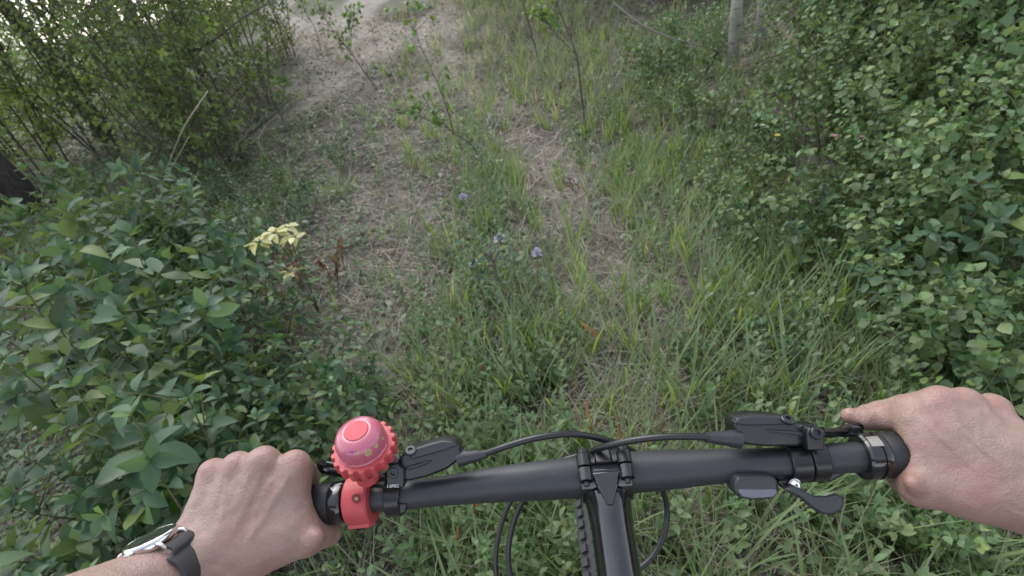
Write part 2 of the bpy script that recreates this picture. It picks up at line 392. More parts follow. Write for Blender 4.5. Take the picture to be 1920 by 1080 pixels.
def poly_stem(r, base, d, L, n=7, wig=.08, up=.0):
    p = [A(base, float)]; d = nrm(d)
    for i in range(n):
        d = nrm(d+r.normal(0, wig, 3)+A([0, 0, up])); p.append(p[-1]+d*L/n)
    return A(p)
def at(pl, t):
    k = t*(len(pl)-1); i = min(int(k), len(pl)-2); return pl[i]+(pl[i+1]-pl[i])*(k-i), nrm(pl[i+1]-pl[i])
def gen_shrub(r, ns, H, spread, tw=5, twl=.25, step=.05, ls=.04, start=.25, lean=.35, thick=.005, pair=True, up=.03, ljit=.35, dens=1.0, twig_start=.3, droop=.1):
    stems, P0, D0, N0, S0 = [], [], [], [], []
    def leaves(pl, L, t0):
        k = max(2, int(L/step)); ph = r.uniform(0, 6.28)
        for j in range(k):
            t = t0+(1-t0)*(j+.5)/k; p, d = at(pl, t)
            e1 = nrm(np.cross(d, [.3, .2, 1])); e2 = np.cross(d, e1)
            for q in range(2 if pair else 1):
                if r.random() > dens: continue
                a = ph+(j*math.pi/2 if pair else j*2.4)+q*math.pi+r.normal(0, .25)
                o = math.cos(a)*e1+math.sin(a)*e2
                dd = nrm(o+d*.35+A([0, 0, -droop])+r.normal(0, ljit*.4, 3))
                P0.append(p+o*.004); D0.append(dd); N0.append(nrm(A([0, 0, 1])+d*.4+r.normal(0, ljit, 3))); S0.append(ls*r.uniform(.6, 1.15)*(1-.35*t*t if L > .3 else 1-.1*t))
        # terminal whorl
        p, d = at(pl, 1.0)
        for q in range(4):
            a = ph+q*1.57; e1 = nrm(np.cross(d, [.3, .2, 1])); e2 = np.cross(d, e1)
            P0.append(p); D0.append(nrm(math.cos(a)*e1+math.sin(a)*e2+d*.9)); N0.append(nrm(d+r.normal(0, .2, 3))); S0.append(ls*r.uniform(.4, .75))
    for i in range(ns):
        a = 6.283*i/ns+r.normal(0, .4); b = A([math.cos(a), math.sin(a), 0])*spread*r.uniform(.05, .4)
        h = H*r.uniform(.7, 1.08)
        pl = poly_stem(r, b-A([0, 0, .03]), A([math.cos(a)*lean*r.uniform(.3, 1.3), math.sin(a)*lean*r.uniform(.3, 1.3), 1]), h, 8, .07, up)
        stems.append((pl, np.linspace(thick, thick*.35, len(pl))))
        leaves(pl, h*(1-start), start)
        for k in range(tw):
            t = twig_start+(.95-twig_start)*(k+r.random())/tw; p, d = at(pl, t); aa = r.uniform(0, 6.283)
            tl = twl*r.uniform(.6, 1.2)*(1.15-.5*t)
            q = poly_stem(r, p, nrm(A([math.cos(aa), math.sin(aa), .55])), tl, 4, .12, up*2)
            stems.append((q, np.linspace(thick*.5, thick*.22, len(q)))); leaves(q, tl, .12)
    return stems, A(P0), A(D0), A(N0), A(S0)
def stems_obj(name, stems, mat, parent, n=5):
    mb = MB()
    for pl, rd in stems: mb.tube(pl, rd, n, caps=False)
    return mb.build(name, mat, parent, angle=180)
def shrub_thing(r, name, label, cat, tpl, leafmat_j, stem_mat, group, obj_leaves=0, obj_mat=None, obj_kind='oval', **kw):
    t = thing(name, label, cat, group=group)
    st, p, d, nr, s = gen_shrub(r, **kw)
    stems_obj('stem', st, stem_mat, t)
    R = rotm(d, nr); n = len(p)
    idx = np.arange(n); r.shuffle(idx)
    # the outermost / topmost leaves are the ones one can pick out singly
    key = p[:, 2]*1.0+np.hypot(p[:, 0], p[:, 1])*.5+r.normal(0, .05, n); idx = np.argsort(-key)
    k = min(obj_leaves, n)
    if k:
        ms = leaf_meshes(obj_kind, obj_mat, 1.0)
        for i in idx[:k]:
            o = link('leaf', ms[r.integers(len(ms))], t)
            o.matrix_local = Matrix.LocRotScale(Vector(p[i]), Matrix(R[i].tolist()).to_quaternion(), Vector((s[i],)*3))
    if k < n:
        i = idx[k:]; V, F, T = scatter(TL[tpl], p[i], R[i], s[i], s[i], r.random(len(i)))
        me = mesh_np('foliage', V, [F], T); me.materials.append(leafmat_j); link('foliage', me, t, kind='stuff')
    return t
def rs(k): return np.random.default_rng(k)

# ---- leafy undershrubs on the left, close to the bike (broad oval leaves in pairs)
GL = 'broad-leaved shrubs crowding the left side of the trail'
kwL = dict(ns=6, H=.62, spread=.3, tw=4, twl=.2, step=.056, ls=.076, start=.2, lean=.4, thick=.004)
left = [  # px, py of the plant's top, height, label
 (620, 800, .40, 'low leafy shrub directly above the rider left hand, next to the pink bell'),
 (470, 760, .42, 'dense oval-leaved shrub just above the knuckles of the left hand'),
 (540, 640, .44, 'bluish green leafy shrub at the trail edge below the rust-red dead leaves'),
 (380, 640, .50, 'shrub with the biggest pale oval leaves, a hand width above the left hand'),
 (250, 720, .60, 'dark shrub above and left of the wristwatch, with deep shade under its leaves'),
 (90, 760, .70, 'shrub with large pale leaves at the left edge, level with the bell'),
 (60, 960, .70, 'shrub in the bottom left corner, left of the wristwatch'),
 (220, 880, .55, 'shrub between the bottom left corner and the left hand'),
 (250, 560, .60, 'shrub with two bright horizontal leaves in the middle of the left thicket'),
 (100, 600, .72, 'dim green shrub at the left edge halfway up the picture'),
 (420, 500, .50, 'leafy shrub just left of and below the cream-yellow plant'),
 (340, 380, .62, 'upright leafy shoot with a pale tan leaf, left of the cream-yellow plant'),
 (220, 330, .80, 'tallest bright-tipped leafy shoot rising in front of the dark thicket'),
 (100, 430, .80, 'leafy shrub under the dark leaning trunk at the left edge'),
 (20, 480, .85, 'shrub cut by the left edge of the picture below the dark trunk'),
 (560, 330, .28, 'low small-leaved bush beside the trail, just above the cream-yellow plant'),
 (450, 360, .35, 'low shaded bush at the foot of the thin-stemmed thicket'),
 (620, 250, .30, 'small pale green bush where the thicket meets the bare slope'),
 (420, 900, .35, 'shaded shrub behind the knuckles of the left hand'),
 (660, 700, .30, 'low oval-leaved plant between the left rut and the pink bell'),
 (430, 420, .3, 'low shrub in the shade between the thicket and the cream-yellow plant'),
 (240, 370, .5, 'dim shrub under the tips of the tallest leafy shoot'),
 (480, 340, .26, 'low shrub left of the round-leaved bush at the trail rim'),
 (300, 330, .42, 'low shaded shrub on the floor of the thicket below the long dead stick'),
 (385, 300, .34, 'low shrub between the brush pile and the dead stick'),
 (500, 290, .28, 'small dark shrub on the thicket floor near its right foot'),
 (140, 320, .5, 'shrub on the thicket floor between the black trunk and the next one'),
 (540, 370, .24, 'low bush with bright round leaves right above the cream-yellow plant, at the trail rim'),
 (60, 380, .8, 'leafy shrub at the foot of the thick black trunk'),
 (170, 400, .7, 'leafy shrub left of the tallest bright-tipped shoot'),
 (330, 470, .55, 'shrub with drooping leaves between the pale tan leaf and the deep shade'),
 (20, 330, .8, 'shrub reaching up in front of the black trunk at the left edge'),
 (280, 420, .55, 'shrub just under the tallest bright-tipped shoot'),
 (160, 1010, .5, 'shrub glimpsed under the wristwatch at the bottom of the picture'),
]
protoL = [shrub_thing(rs(100+k), 'leafy_shrub', 'x', 'shrub', 'oval3', M_leaf_bush, M_twig_green, GL, 170, M_leaf_obj, 'oval', **kwL) for k in range(4)]
for i, (px, py, h, lab) in enumerate(left):
    g = G(px, py, h*.93); loc = (g[0], g[1], float(hgt(*g)))
    s = h/.62
    if i < 4: t = protoL[i]; t.location = loc; t.rotation_euler = (0, 0, i*1.3); t.scale = (s, s, s); t['label'] = lab
    else: copy_thing(protoL[i % 4], loc, i*2.1, s*1.0, lab)

# ---- tall thin-stemmed thicket, upper left
GT = 'tall many-stemmed bushes of the upper left thicket'
kwT = dict(ns=9, H=3.4, spread=.6, tw=15, twl=.6, step=.026, ls=.072, start=.10, lean=.24, thick=.011, pair=False, up=.02, ljit=.5, dens=.9, twig_start=.12, droop=.25)
kwT['twig_start'] = .05
protoT = [shrub_thing(rs(200+k), 'willow_bush', 'x', 'bush', 'oval3', M_leaf_thick, M_twig, GT, 0, **kwT) for k in range(3)]
thick = [
 (420, 300, 1.0, 'willow bush with a shaded brush pile at its foot, nearest the trail in the thicket'),
 (330, 250, 1.1, 'dense willow bush in the middle of the upper left thicket, pale dead sticks before it'),
 (210, 290, 1.05, 'willow bush with crowded dark stems between the two dark trunks'),
 (90, 330, 1.1, 'willow bush just right of the leaning black trunk at the left edge'),
 (500, 215, .78, 'slender grey-stemmed willow at the right end of the thicket, against the bare slope'),
 (475, 150, .8, 'willow bush between the back branch and the bare slope, leafy to the top'),
 (385, 335, .75, 'willow bush standing in front of the brush pile'),
 (0, 200, 1.1, 'willow bush at the very top left corner, sky between its upper leaves'),
 (20, 300, 1.1, 'willow bush cut by the left edge above the black trunk'),
 (250, 200, .8, 'back willow bush behind the dark trunks, sky showing through its top'),
 (410, 200, .9, 'back willow bush whose long bare branch reaches over the slope'),
 (-60, 480, 1.0, 'willow bush leaning in from beyond the left edge'),
 (560, 160, .58, 'small yellow-green willow standing out on the slope at the top left of the bare ground'),
]
for i, (px, py, s, lab) in enumerate(thick):
    loc = ground(px, py)
    if i < 3: t = protoT[i]; t.location = loc; t.rotation_euler = (0, 0, i*1.7); t.scale = (s,)*3; t['label'] = lab
    else: copy_thing(protoT[i % 3], loc, i*1.9, s, lab)

# ---- right-hand herb and shrub bank
GR = 'small-leaved shrubs filling the right side of the trail'
kwR = dict(ns=9, H=.62, spread=.5, tw=6, twl=.24, step=.038, ls=.043, start=.12, lean=.5, thick=.0035, ljit=.5, dens=.95)
protoR = [shrub_thing(rs(300+k), 'rose_bush', 'x', 'bush', 'round', M_leaf_bush, M_twig_green, GR, 60, M_leaf_bush_obj, 'round', **kwR) for k in range(4)]
kwR2 = dict(ns=14, H=1.0, spread=.75, tw=9, twl=.3, step=.042, ls=.046, start=.08, lean=.42, thick=.005, ljit=.6, dens=.9)
protoR2 = [shrub_thing(rs(340+k), 'rose_bush', 'x', 'bush', 'round', M_leaf_bush, M_twig_green, GR, 40, M_leaf_bush_obj, 'round', **kwR2) for k in range(2)]
used2 = 0
right = [
 (1480, 380, .42, 'bright green bush in the middle of the right bank, beside the tall grass'),
 (1600, 330, .55, 'bush with small pink flowers in front of it, middle of the right bank'),
 (1720, 330, .65, 'grey-green bush right of the pink flowers'),
 (1840, 300, .75, 'large bush at the right edge, a third of the way down the picture'),
 (1900, 420, .70, 'bush cut by the right edge just above the middle of the picture'),
 (1760, 450, .48, 'grey-leaved bush with dark gaps, right of centre of the right bank'),
 (1640, 450, .36, 'low grey-green bush above the yellow-green grass of the right bank'),
 (1900, 560, .50, 'dark bush at the right edge halfway down'),
 (1800, 600, .34, 'bush well above the knuckles of the right hand'),
 (1910, 700, .50, 'bush behind the right hand at the right edge'),
 (1420, 250, .38, 'yellow-green round-leaved bush below the pale aspen trunk'),
 (1520, 210, .5, 'dense small-leaved bush right below the second aspen trunk'),
 (1650, 190, .75, 'bush carrying the single white blossom high on the right bank'),
 (1780, 170, .85, 'tall dark green bush in the upper right'),
 (1890, 150, .95, 'tall bush at the right edge near the top'),
 (1330, 190, .42, 'low bush left of the pale aspen trunk'),
 (1250, 180, .38, 'sparse bush between the leaning sapling and the aspen trunk'),
 (1460, 150, .3, 'bush hiding the foot of the second aspen trunk'),
 (1560, 100, .75, 'high bush at the top of the right bank left of the yellow flower'),
 (1680, 80, 1.0, 'high bush beside the yellow flower at the top right'),
 (1800, 60, 1.1, 'high bush close to the top right corner'),
 (1900, 40, 1.2, 'bush filling the top right corner'),
 (1300, 110, .45, 'brownish shaded bush between the dark wood edge and the aspen trunk'),
 (1220, 110, .50, 'bush at the foot of the bent twig near the top, right of the dry grass'),
 (1540, 500, .24, 'low green bush in the grass right of the right rut'),
 (1360, 330, .34, 'low bright bush left of the dense right bank'),
 (1300, 40, .5, 'shaded bush left of and beyond the pale aspen trunk'),
 (1150, 200, .26, 'low bush at the foot of the leaning sapling right of centre'),
 (1700, 900, .30, 'low plant under the right wrist'),
]
for i, (px, py, h, lab) in enumerate(right):
    g = G(px, py, h*(.5 if h < .6 else .35)+.3*float(hgt(*G(px, py)))); loc = (g[0], g[1], float(hgt(*g))-.02); s = h/.62
    if h >= .6:
        s = h*1.05
        if used2 < 2: t = protoR2[used2]; t.location = loc; t.scale = (s,)*3; t['label'] = lab
        else: copy_thing(protoR2[used2 % 2], loc, i*1.7, s, lab)
        used2 += 1; continue
    k = i-used2
    if k < 4: t = protoR[k]; t.location = loc; t.rotation_euler = (0, 0, i*1.3); t.scale = (s,)*3; t['label'] = lab
    else: copy_thing(protoR[k % 4], loc, i*2.3, s, lab)

GW = 'broad-leaved weeds mixed into the right bank'
for i, (px, py, h, lab) in enumerate([(1560, 420, .42, 'broad-leaved weed between the bright bush and the pink flowers'), (1700, 520, .40, 'broad-leaved weed in the middle of the right bank above the right hand'),
        (1850, 380, .6, 'broad-leaved shrub near the right edge, level with the crooked sapling'), (1600, 150, .6, 'broad-leaved shrub between the second aspen and the white blossom'), (1380, 420, .25, 'low broad-leaved weed in the tall grass right of the rut'),
        (1480, 640, .22, 'low broad-leaved weed beyond the right brake lever'), (1300, 650, .18, 'small broad-leaved weed in the grass beyond the right brake hose'), (1840, 660, .36, 'broad-leaved weed just above the knuckles of the right hand'),
        (1000, 700, .16, 'small leafy weed in the grass beyond the stem'), (880, 720, .17, 'small leafy weed between the bell and the stem, in the near grass')]):
    g = G(px, py, h*.6); copy_thing(protoL[i % 4], (g[0], g[1], float(hgt(*g))), i*1.4, h/.62*.95, lab, GW)
# ---- trees
def tree(r, name, label, loc, Ht, rad, lean, bark, crown_n, crown_r, group=None, cz=.62, limbs=9, leaf=.09, low=.4, stub=False):
    t = thing(name, label, 'tree', loc, group=group)
    top = A([lean[0]*Ht, lean[1]*Ht, Ht])
    n = 12; pts = []
    for i in range(n+1):
        u = i/n; pts.append(A([0, 0, -.15])*(1-u)+top*u+A([math.sin(u*5+r.uniform(0, .3)), math.cos(u*4), 0])*rad*.7*math.sin(u*3.1))
    pts = A(pts); rr = rad*(1.25-.25*np.minimum(1, np.linspace(0, 1, n+1)*8))*(1-.8*np.linspace(0, 1, n+1))
    MB().tube(pts, rr, 14, caps=True).build('trunk', bark, t, angle=180)
    P0 = []; mb = MB()
    for k in range(limbs):
        u = low+(.97-low)*k/limbs; p, d = at(pts, u); a = k*2.4+r.normal(0, .3)
        L = crown_r*r.uniform(.7, 1.1)*(1.15-.6*u)
        pl = poly_stem(r, p, A([math.cos(a), math.sin(a), .5]), L, 6, .15, .03)
        mb.tube(pl, np.linspace(rad*.28*(1.2-u), rad*.05, len(pl)), 6)
        for q in range(5):
            pp, dd = at(pl, .3+.7*(q+.5)/5); s2 = poly_stem(r, pp, dd+r.normal(0, .7, 3), L*.35, 3, .2)
            mb.tube(s2, np.linspace(rad*.07, rad*.02, len(s2)), 4); P0 += [s2[-1], s2[-2]]
        P0.append(pl[-1])
    mb.build('limb', bark, t, angle=180)
    P0 = A(P0); c = P0[r.integers(0, len(P0), crown_n)]+r.normal(0, crown_r*.13, (crown_n, 3))
    R = rotm(r.normal(0, 1, (crown_n, 3))+A([0, 0, -.3]), A([0, 0, 1])+r.normal(0, .8, (crown_n, 3)))
    s = leaf*r.uniform(.6, 1.2, crown_n)
    V, F, T = scatter(TL['round'], c, R, s, s, r.random(crown_n)); me = mesh_np('crown', V, [F], T); me.materials.append(M_crown)
    link('crown', me, t, kind='stuff'); return t
def gl(px, py): g = ground(px, py); return (g[0], g[1], g[2])
tree(rs(1), 'dark_tree', 'thick black-barked trunk leaning at the left edge of the picture', gl(60, 400), 6.5, .16, (-.30, .12), M_dark_bark, 1500, 1.6)
tree(rs(2), 'dark_tree', 'dark rough trunk rising inside the upper left thicket, right of the leaning one', gl(215, 270), 6, .095, (-.22, .08), M_dark_bark, 1200, 1.3)
tree(rs(3), 'aspen_tree', 'pale aspen trunk behind the thicket stems, left of the bare slope', gl(345, 230), 8, .085, (-.03, .1), M_pale_bark, 1500, 1.4, low=.55)
tree(rs(4), 'aspen_tree', 'thinner pale aspen trunk a little left of the other pale trunk in the upper left', gl(305, 190), 7.5, .065, (-.06, .05), M_pale_bark, 1200, 1.2, low=.55)
tree(rs(5), 'aspen_tree', 'pale smooth aspen trunk, left one of two over the right bank', gl(1370, 165), 7.5, .040, (.012, .02), M_pale_bark, 1500, 1.3, low=.5)
tree(rs(6), 'aspen_tree', 'second pale trunk at the top, slightly right of and behind the straight aspen', gl(1422, 130), 7, .040, (-.01, .03), M_pale_bark, 1300, 1.3, low=.5)
GBK = 'trees standing behind the clearing'
bk = [(1250, -10, 'background tree at the wood edge above the dry grass'), (1330, 10, 'background tree in the dark gap left of the aspen trunk'), (1480, 5, 'background tree in the shade right of the two aspens'),
      (1600, 0, 'background tree above the right bank near the yellow flower'), (1740, -10, 'background tree at the top, short of the top right corner'), (1880, -15, 'background tree in the top right corner'),
      (1170, -30, 'background tree nearest the open slope on its right side'),       (400, 90, 'background tree beyond the thicket at the edge of the bare slope'), (60, 110, 'background tree in the top left corner behind the willows')]
proto = None
for i, (px, py, lab) in enumerate(bk):
    loc = ground(px, py)
    if px > 1000: loc[0], loc[1] = 1.8+i*1.1, 10.5-.5*i; loc[2] = float(hgt(loc[0], loc[1]))
    if proto is None:
        proto = tree(rs(20+i), 'broadleaf_tree', lab, loc, 7.5, .1, (.02, .03), M_twig, 4200, 2.3, GBK, low=.08, limbs=16, leaf=.13)
    else:
        copy_thing(proto, loc, i*1.1, .85+.05*(i % 4), lab, GBK)
# low dark undergrowth bushes closing the gap under the right wood edge
GU = 'tall undergrowth bushes in front of the right wood edge'
for i, (x, y, s, lab) in enumerate([(2.6, 6.6, .62, 'tall bush behind the left aspen trunk of the right bank'), (3.5, 6.2, .66, 'tall bush in the shade behind the two right aspens'),
        (4.3, 5.4, .7, 'tall bush above the white blossom at the top right'), (4.9, 4.5, .7, 'tall bush at the right edge of the wood'), (1.9, 8.0, .6, 'tall bush at the wood edge above the dry grass'),
        (5.3, 3.6, .7, 'tall bush leaning in at the upper right edge'), (3.2, 8.2, .8, 'tall bush deep in the wood behind the aspens'), (4.6, 7.2, .85, 'tall bush deepest in the upper right wood')]):
    copy_thing(protoT[i % 3], (x, y, float(hgt(x, y))), i*1.3, s, lab, GU)
tree_wood = None
# far wooded horizon beyond the valley
def far_wood():
    r = rs(77); N = 26000
    a = r.uniform(-1.25, 1.25, N); d = r.uniform(60, 95, N); x = np.sin(a)*d; y = np.cos(a)*d
    hh = (7+2.5*np.sin(a*23)+1.5*np.sin(a*61+1))*(.35+.65*sstep(-.5, .1, a))
    z = hgt(x, y)+r.uniform(0, 1, N)**.8*hh
    p = np.stack([x, y, z], -1); R = rotm(r.normal(0, 1, (N, 3)), r.normal(0, 1, (N, 3))); s = r.uniform(.5, 1.3, N)
    V, F, T = scatter(TL['round'], p, R, s, s, r.random(N)); me = mesh_np('far_wood', V, [F], T); me.materials.append(M_crown)
    link('far_wood', me, kind='stuff')
far_wood()

# ---- saplings
def sapling(name, label, px, py, paths, ls=.045, nl=34, fat=.62, thick=.007, group=None, mat=None, kind='round'):
    "paths: lists of (dx, dz) metres in the vertical plane facing the camera, first starts at the ground"
    g = ground(px, py); t = thing(name, label, 'sapling', tuple(g), group=group); r = rs(int(px*7+py))
    rt = nrm(A([R_[0], R_[1], 0])); stems = []
    for k, (th, pa) in enumerate(paths):
        pts = A([rt*a+A([0, 0, b])+A([0, 1, 0])*(.05*math.sin(b*7+k)) for a, b in pa]); pts = catmull(pts, 5)
        stems.append((pts, np.linspace(th*fat, th*.3*fat, len(pts))))
    tw = []
    ms = leaf_meshes(kind, mat or M_leaf_sap, 1.0)
    nl = int(nl*1.9); ls *= .82
    for k in range(nl):
        pl, rd = stems[r.integers(len(stems))] if k > 4 else stems[0]
        u = .3+.7*math.sqrt(r.random()); p, d = at(pl, min(u, .999)); a = r.uniform(0, 6.28)
        q = poly_stem(r, p, A([math.cos(a), math.sin(a), .6]), r.uniform(.03, .13), 3, .15); tw.append((q, np.linspace(.0022, .001, len(q))))
        for e in range(2):
            dd = nrm(q[-1]-q[0]+r.normal(0, .06, 3)); o = link('leaf', ms[r.integers(len(ms))], t)
            R = rotm(dd[None]+A([[0, 0, -.3]]), (A([0, 0, 1])+r.normal(0, .5, 3))[None])[0]; s = ls*r.uniform(.6, 1.15)
            o.matrix_local = Matrix.LocRotScale(Vector(q[-1]), Matrix(R.tolist()).to_quaternion(), Vector((s, s, s)))
    stems_obj('stem', stems+tw, M_twig, t, 7)
    return t
sapling('aspen_sapling', 'crooked little sapling with an S-bent stem standing between the two ruts', 905, 335,
        [(.010, [(0, -.02), (.01, .10), (-.02, .22), (-.12, .33), (-.2, .45), (-.25, .62)]), (.007, [(-.12, .33), (-.12, .48), (-.14, .65), (-.2, .9), (-.22, 1.05)]),
         (.005, [(-.2, .42), (-.32, .5), (-.42, .52)])], .05, 30)
sapling('aspen_sapling', 'thin sapling leaning left on the bare slope, between the thicket and the crooked sapling', 712, 178,
        [(.011, [(0, -.02), (-.1, .2), (-.18, .45), (-.3, .75), (-.34, .95)]), (.006, [(-.18, .4), (-.1, .6), (.0, .8)])], .06, 38)
sapling('aspen_sapling', 'tall thin sapling right of the bare slope near the top of the picture', 1015, 135,
        [(.014, [(0, -.02), (-.05, .4), (-.12, .8), (-.2, 1.3), (-.25, 1.9)]), (.007, [(-.1, .75), (.1, 1.1), (.3, 1.4)])], .055, 45)
sapling('aspen_sapling', 'tallest bare-legged sapling leaning left, in the dry grass left of the right bank', 1100, 260,
        [(.012, [(0, -.02), (.0, .3), (-.03, .6), (-.12, .95), (-.2, 1.35), (-.24, 1.8)]), (.006, [(-.03, .6), (-.15, .75), (-.2, .85)]), (.006, [(-.1, .9), (.05, 1.2), (.1, 1.5)])], .055, 40)
sapling('willow_sapling', 'small sapling with dull leaves at the near right foot of the thicket', 545, 255,
        [(.010, [(0, -.02), (-.03, .25), (-.02, .5), (.05, .85)]), (.006, [(-.03, .3), (-.15, .5), (-.25, .8)]), (.005, [(0, .2), (.1, .4), (.2, .55)])], .05, 44)
sapling('willow_sapling', 'slim sapling on the left rim of the bare slope, yellow-green leaves', 620, 150,
        [(.009, [(0, -.02), (.03, .3), (.0, .6), (.05, 1.0)]), (.006, [(.0, .4), (-.2, .6), (-.3, .8)])], .055, 40)
sapling('young_shoot', 'single upright leafy shoot in front of the left undershrubs, near the left rut', 590, 700,
        [(.004, [(0, -.02), (.01, .12), (.02, .25), (.03, .38)])], .05, 12, mat=M_leaf_obj, kind='oval')
sapling('young_shoot', 'reddish-stemmed leafy shoot beside the lilac flowers in the grass strip', 965, 620,
        [(.004, [(0, -.02), (-.01, .1), (-.02, .22), (-.03, .34)])], .05, 14, mat=M_leaf_obj, kind='oval')
# heap of dead brush in the shade of the thicket
def brush():
    g = ground(395, 300); t = thing('brush_pile', 'heap of thin dead sticks lying in the shade at the foot of the thicket', 'brush', tuple(g)); r = rs(91)
    for k in range(70):
        a = r.uniform(0, 6.28); p = A([r.normal(0, .3), r.normal(0, .3), r.uniform(.0, .22)]); d = A([math.cos(a), math.sin(a), r.normal(.15, .3)])
        pl = poly_stem(r, p, d, r.uniform(.3, 1.0), 5, .12); MB().tube(pl, np.linspace(.006, .002, 6)*r.uniform(.6, 1.3), 5, caps=False).build('stick', M_twig if k % 3 else M_dead, t, angle=180)
brush()
# bare bent twigs and dead sticks
def stick(label, pts, th, mat, name='dead_stick'):
    pts = catmull(A(pts), 6); o = MB().tube(pts-pts[0], np.linspace(th, th*.4, len(pts)), 8).build(name, mat, None, angle=180)
    o.location = pts[0]; o['label'] = label; o['category'] = 'stick'
def pg(px, py, h): g = G(px, py, h); return A([g[0], g[1], h+float(hgt(*g))*0])
stick('long pale dead stick slanting up out of the foot of the thicket', [pg(285, 395, .1), pg(320, 300, .45), pg(345, 240, .8), pg(390, 170, .95)], .007, M_dead)
stick('forked pale broken stick lying against the thicket foot, right of the long one', [pg(300, 350, .1), pg(325, 310, .25), pg(355, 255, .5)], .009, M_dead)
stick('thin dark bent twig arching over the right bank towards the pale aspen trunk', [pg(1150, 5, .6), pg(1210, 50, .55), pg(1290, 80, .5), pg(1362, 98, .45)], .008, M_twig)
stick('fallen grey stick lying across the ground at the foot of the thicket', [pg(230, 400, .08), pg(330, 385, .1), pg(400, 392, .06)], .01, M_dead)
stick('long leafy-thicket branch reaching right over the bare slope', [P(330, 110, 4.4), P(400, 75, 4.3), P(460, 30, 4.2), P(515, 0, 4.1)], .011, M_twig)

# ------------------------------------------------------------------ ground cover (nobody could count it)
def sample(r, N, power=1.5):
    "points in front of the camera, denser near it"
    y = .25+8.8*r.random(N)**power; x = r.uniform(-1, 1, N)*(1.1+.95*y)+.25
    return x, y
FN = lambda x, y: .5+.5*wob(x, y, 2.3, .7)*1.0
def keep(r, p): return r.random(len(p)) < p
def put(name, mat, parts):
    V, F, T = joined(parts); me = mesh_np(name, V, F, T); me.materials.append(mat); return link(name, me, kind='stuff')
centre = lambda x, y: np.exp(-((x+.17-.04*y)/.24)**2)*sstep(.3, .6, y)*(1-sstep(3.6, 4.8, y))
rgrass = lambda x, y: np.exp(-((x-.62-.10*y)/.36)**2)*(1-sstep(3.5, 5.0, y))
# dead leaves and bits of bark
r = rs(50); x, y = sample(r, 52000); k = keep(r, .35+.5*FN(x, y)); x, y = x[k], y[k]; N = len(x)
z = hgt(x, y)+r.uniform(.001, .02, N)
R = rotm(np.stack([r.normal(0, 1, N), r.normal(0, 1, N), r.normal(0, .25, N)], 1), A([0, 0, 1])+r.normal(0, .35, (N, 3)))
s = r.uniform(.01, .03, N)*(1+.1*y)
put('leaf_litter', M_litter, [scatter(TL['oval3'], np.stack([x, y, z], 1), R, s*r.uniform(.5, 1.1, N), s, r.random(N)**1.3)])
# straw and fine twigs lying about
r = rs(51); x, y = sample(r, 46000); k = keep(r, .4+.45*FN(x+3, y)); x, y = x[k], y[k]; N = len(x)
a = r.uniform(0, 6.28, N); L = r.uniform(.03, .14, N)*(1+.1*y)
d = np.stack([np.cos(a), np.sin(a), r.normal(.08, .16, N)], 1); R = rotm(d, A([0, 0, 1])+r.normal(0, .3, (N, 3)))
put('straw', M_straw, [scatter(blade_tpl(4, .12), np.stack([x, y, hgt(x, y)+.006], 1), R, r.uniform(.0018, .0036, N)*(1+.15*y), L, r.random(N)**.9)])
# low herbs: small rosettes and creeping stems
r = rs(52); x, y = sample(r, 26000, 1.35)
dens = (.16+.5*FN(x*1.3, y*1.3)**1.5+.35*sstep(.55, 1.2, x)+.5*sstep(.6, 1.1, -x)*(y < 5)+1.0*sstep(1.2, 1.8, -x)+.4*centre(x, y)-.05*(y < 1.6)+.2*(x < 0)*(y > 3))*(1-.93*bare(x, y))
k = keep(r, dens*.72*(.35+.65*sstep(-.5, .5, wob(x+1.7, y, 4.1, 2)))); x, y = x[k], y[k]; n = len(x)
m = 6; X = np.repeat(x, m); Y = np.repeat(y, m); N = n*m
hh = np.repeat(r.uniform(.015, .13, n)*(.6+.7*FN(x, y)), m)*r.uniform(.3, 1, N)*np.repeat(1-.6*bare(x, y), m)
a = r.uniform(0, 6.28, N); rr = r.uniform(.0, .035, N)+hh*.25
pos = np.stack([X+np.cos(a)*rr, Y+np.sin(a)*rr, hgt(X, Y)+hh], 1)
d = np.stack([np.cos(a), np.sin(a), r.uniform(-.3, .6, N)], 1)
R = rotm(d, A([0, 0, 1])+r.normal(0, .35, (N, 3)))
s = np.repeat(r.uniform(.013, .036, n), m)*r.uniform(.6, 1.2, N)*(1+.08*Y)
put('low_herbs', M_herb, [scatter(TL['oval3'], pos, R, s*1.05, s, np.clip(np.repeat(r.random(n), m)*.75+r.random(N)*.3, 0, 1))])
# taller herbs with long leaves on upright stems (centre strip and right)
r = rs(53); x, y = sample(r, 7000, 1.5)
dens = 1.1*centre(x, y)+.38*rgrass(x, y)+.12*(y < 1.8)+.22*sstep(.9, 1.4, x)+.16*sstep(.5, .9, -x)*(y < 4)
k = keep(r, dens*(1-bare(x, y))); x, y = x[k], y[k]; n = len(x); m = 13
H = np.repeat(r.uniform(.10, .30, n), m); j = np.tile(np.arange(m), n); X = np.repeat(x, m)+0; Y = np.repeat(y, m); N = n*m
t = (j+.8)/m; a = j*2.4+np.repeat(r.uniform(0, 6, n), m); lx = np.repeat(r.normal(0, .18, n), m)*H*t; ly = np.repeat(r.normal(0, .18, n), m)*H*t
pos = np.stack([X+lx, Y+ly, hgt(X, Y)+H*t], 1); d = np.stack([np.cos(a), np.sin(a), .35+.9*t], 1)
s = r.uniform(.024, .046, N)*(1.1-.45*t); R = rotm(d, A([0, 0, 1])+r.normal(0, .3, (N, 3)))
T = np.clip(np.repeat(r.random(n), m)*.8+.2*t, 0, 1)
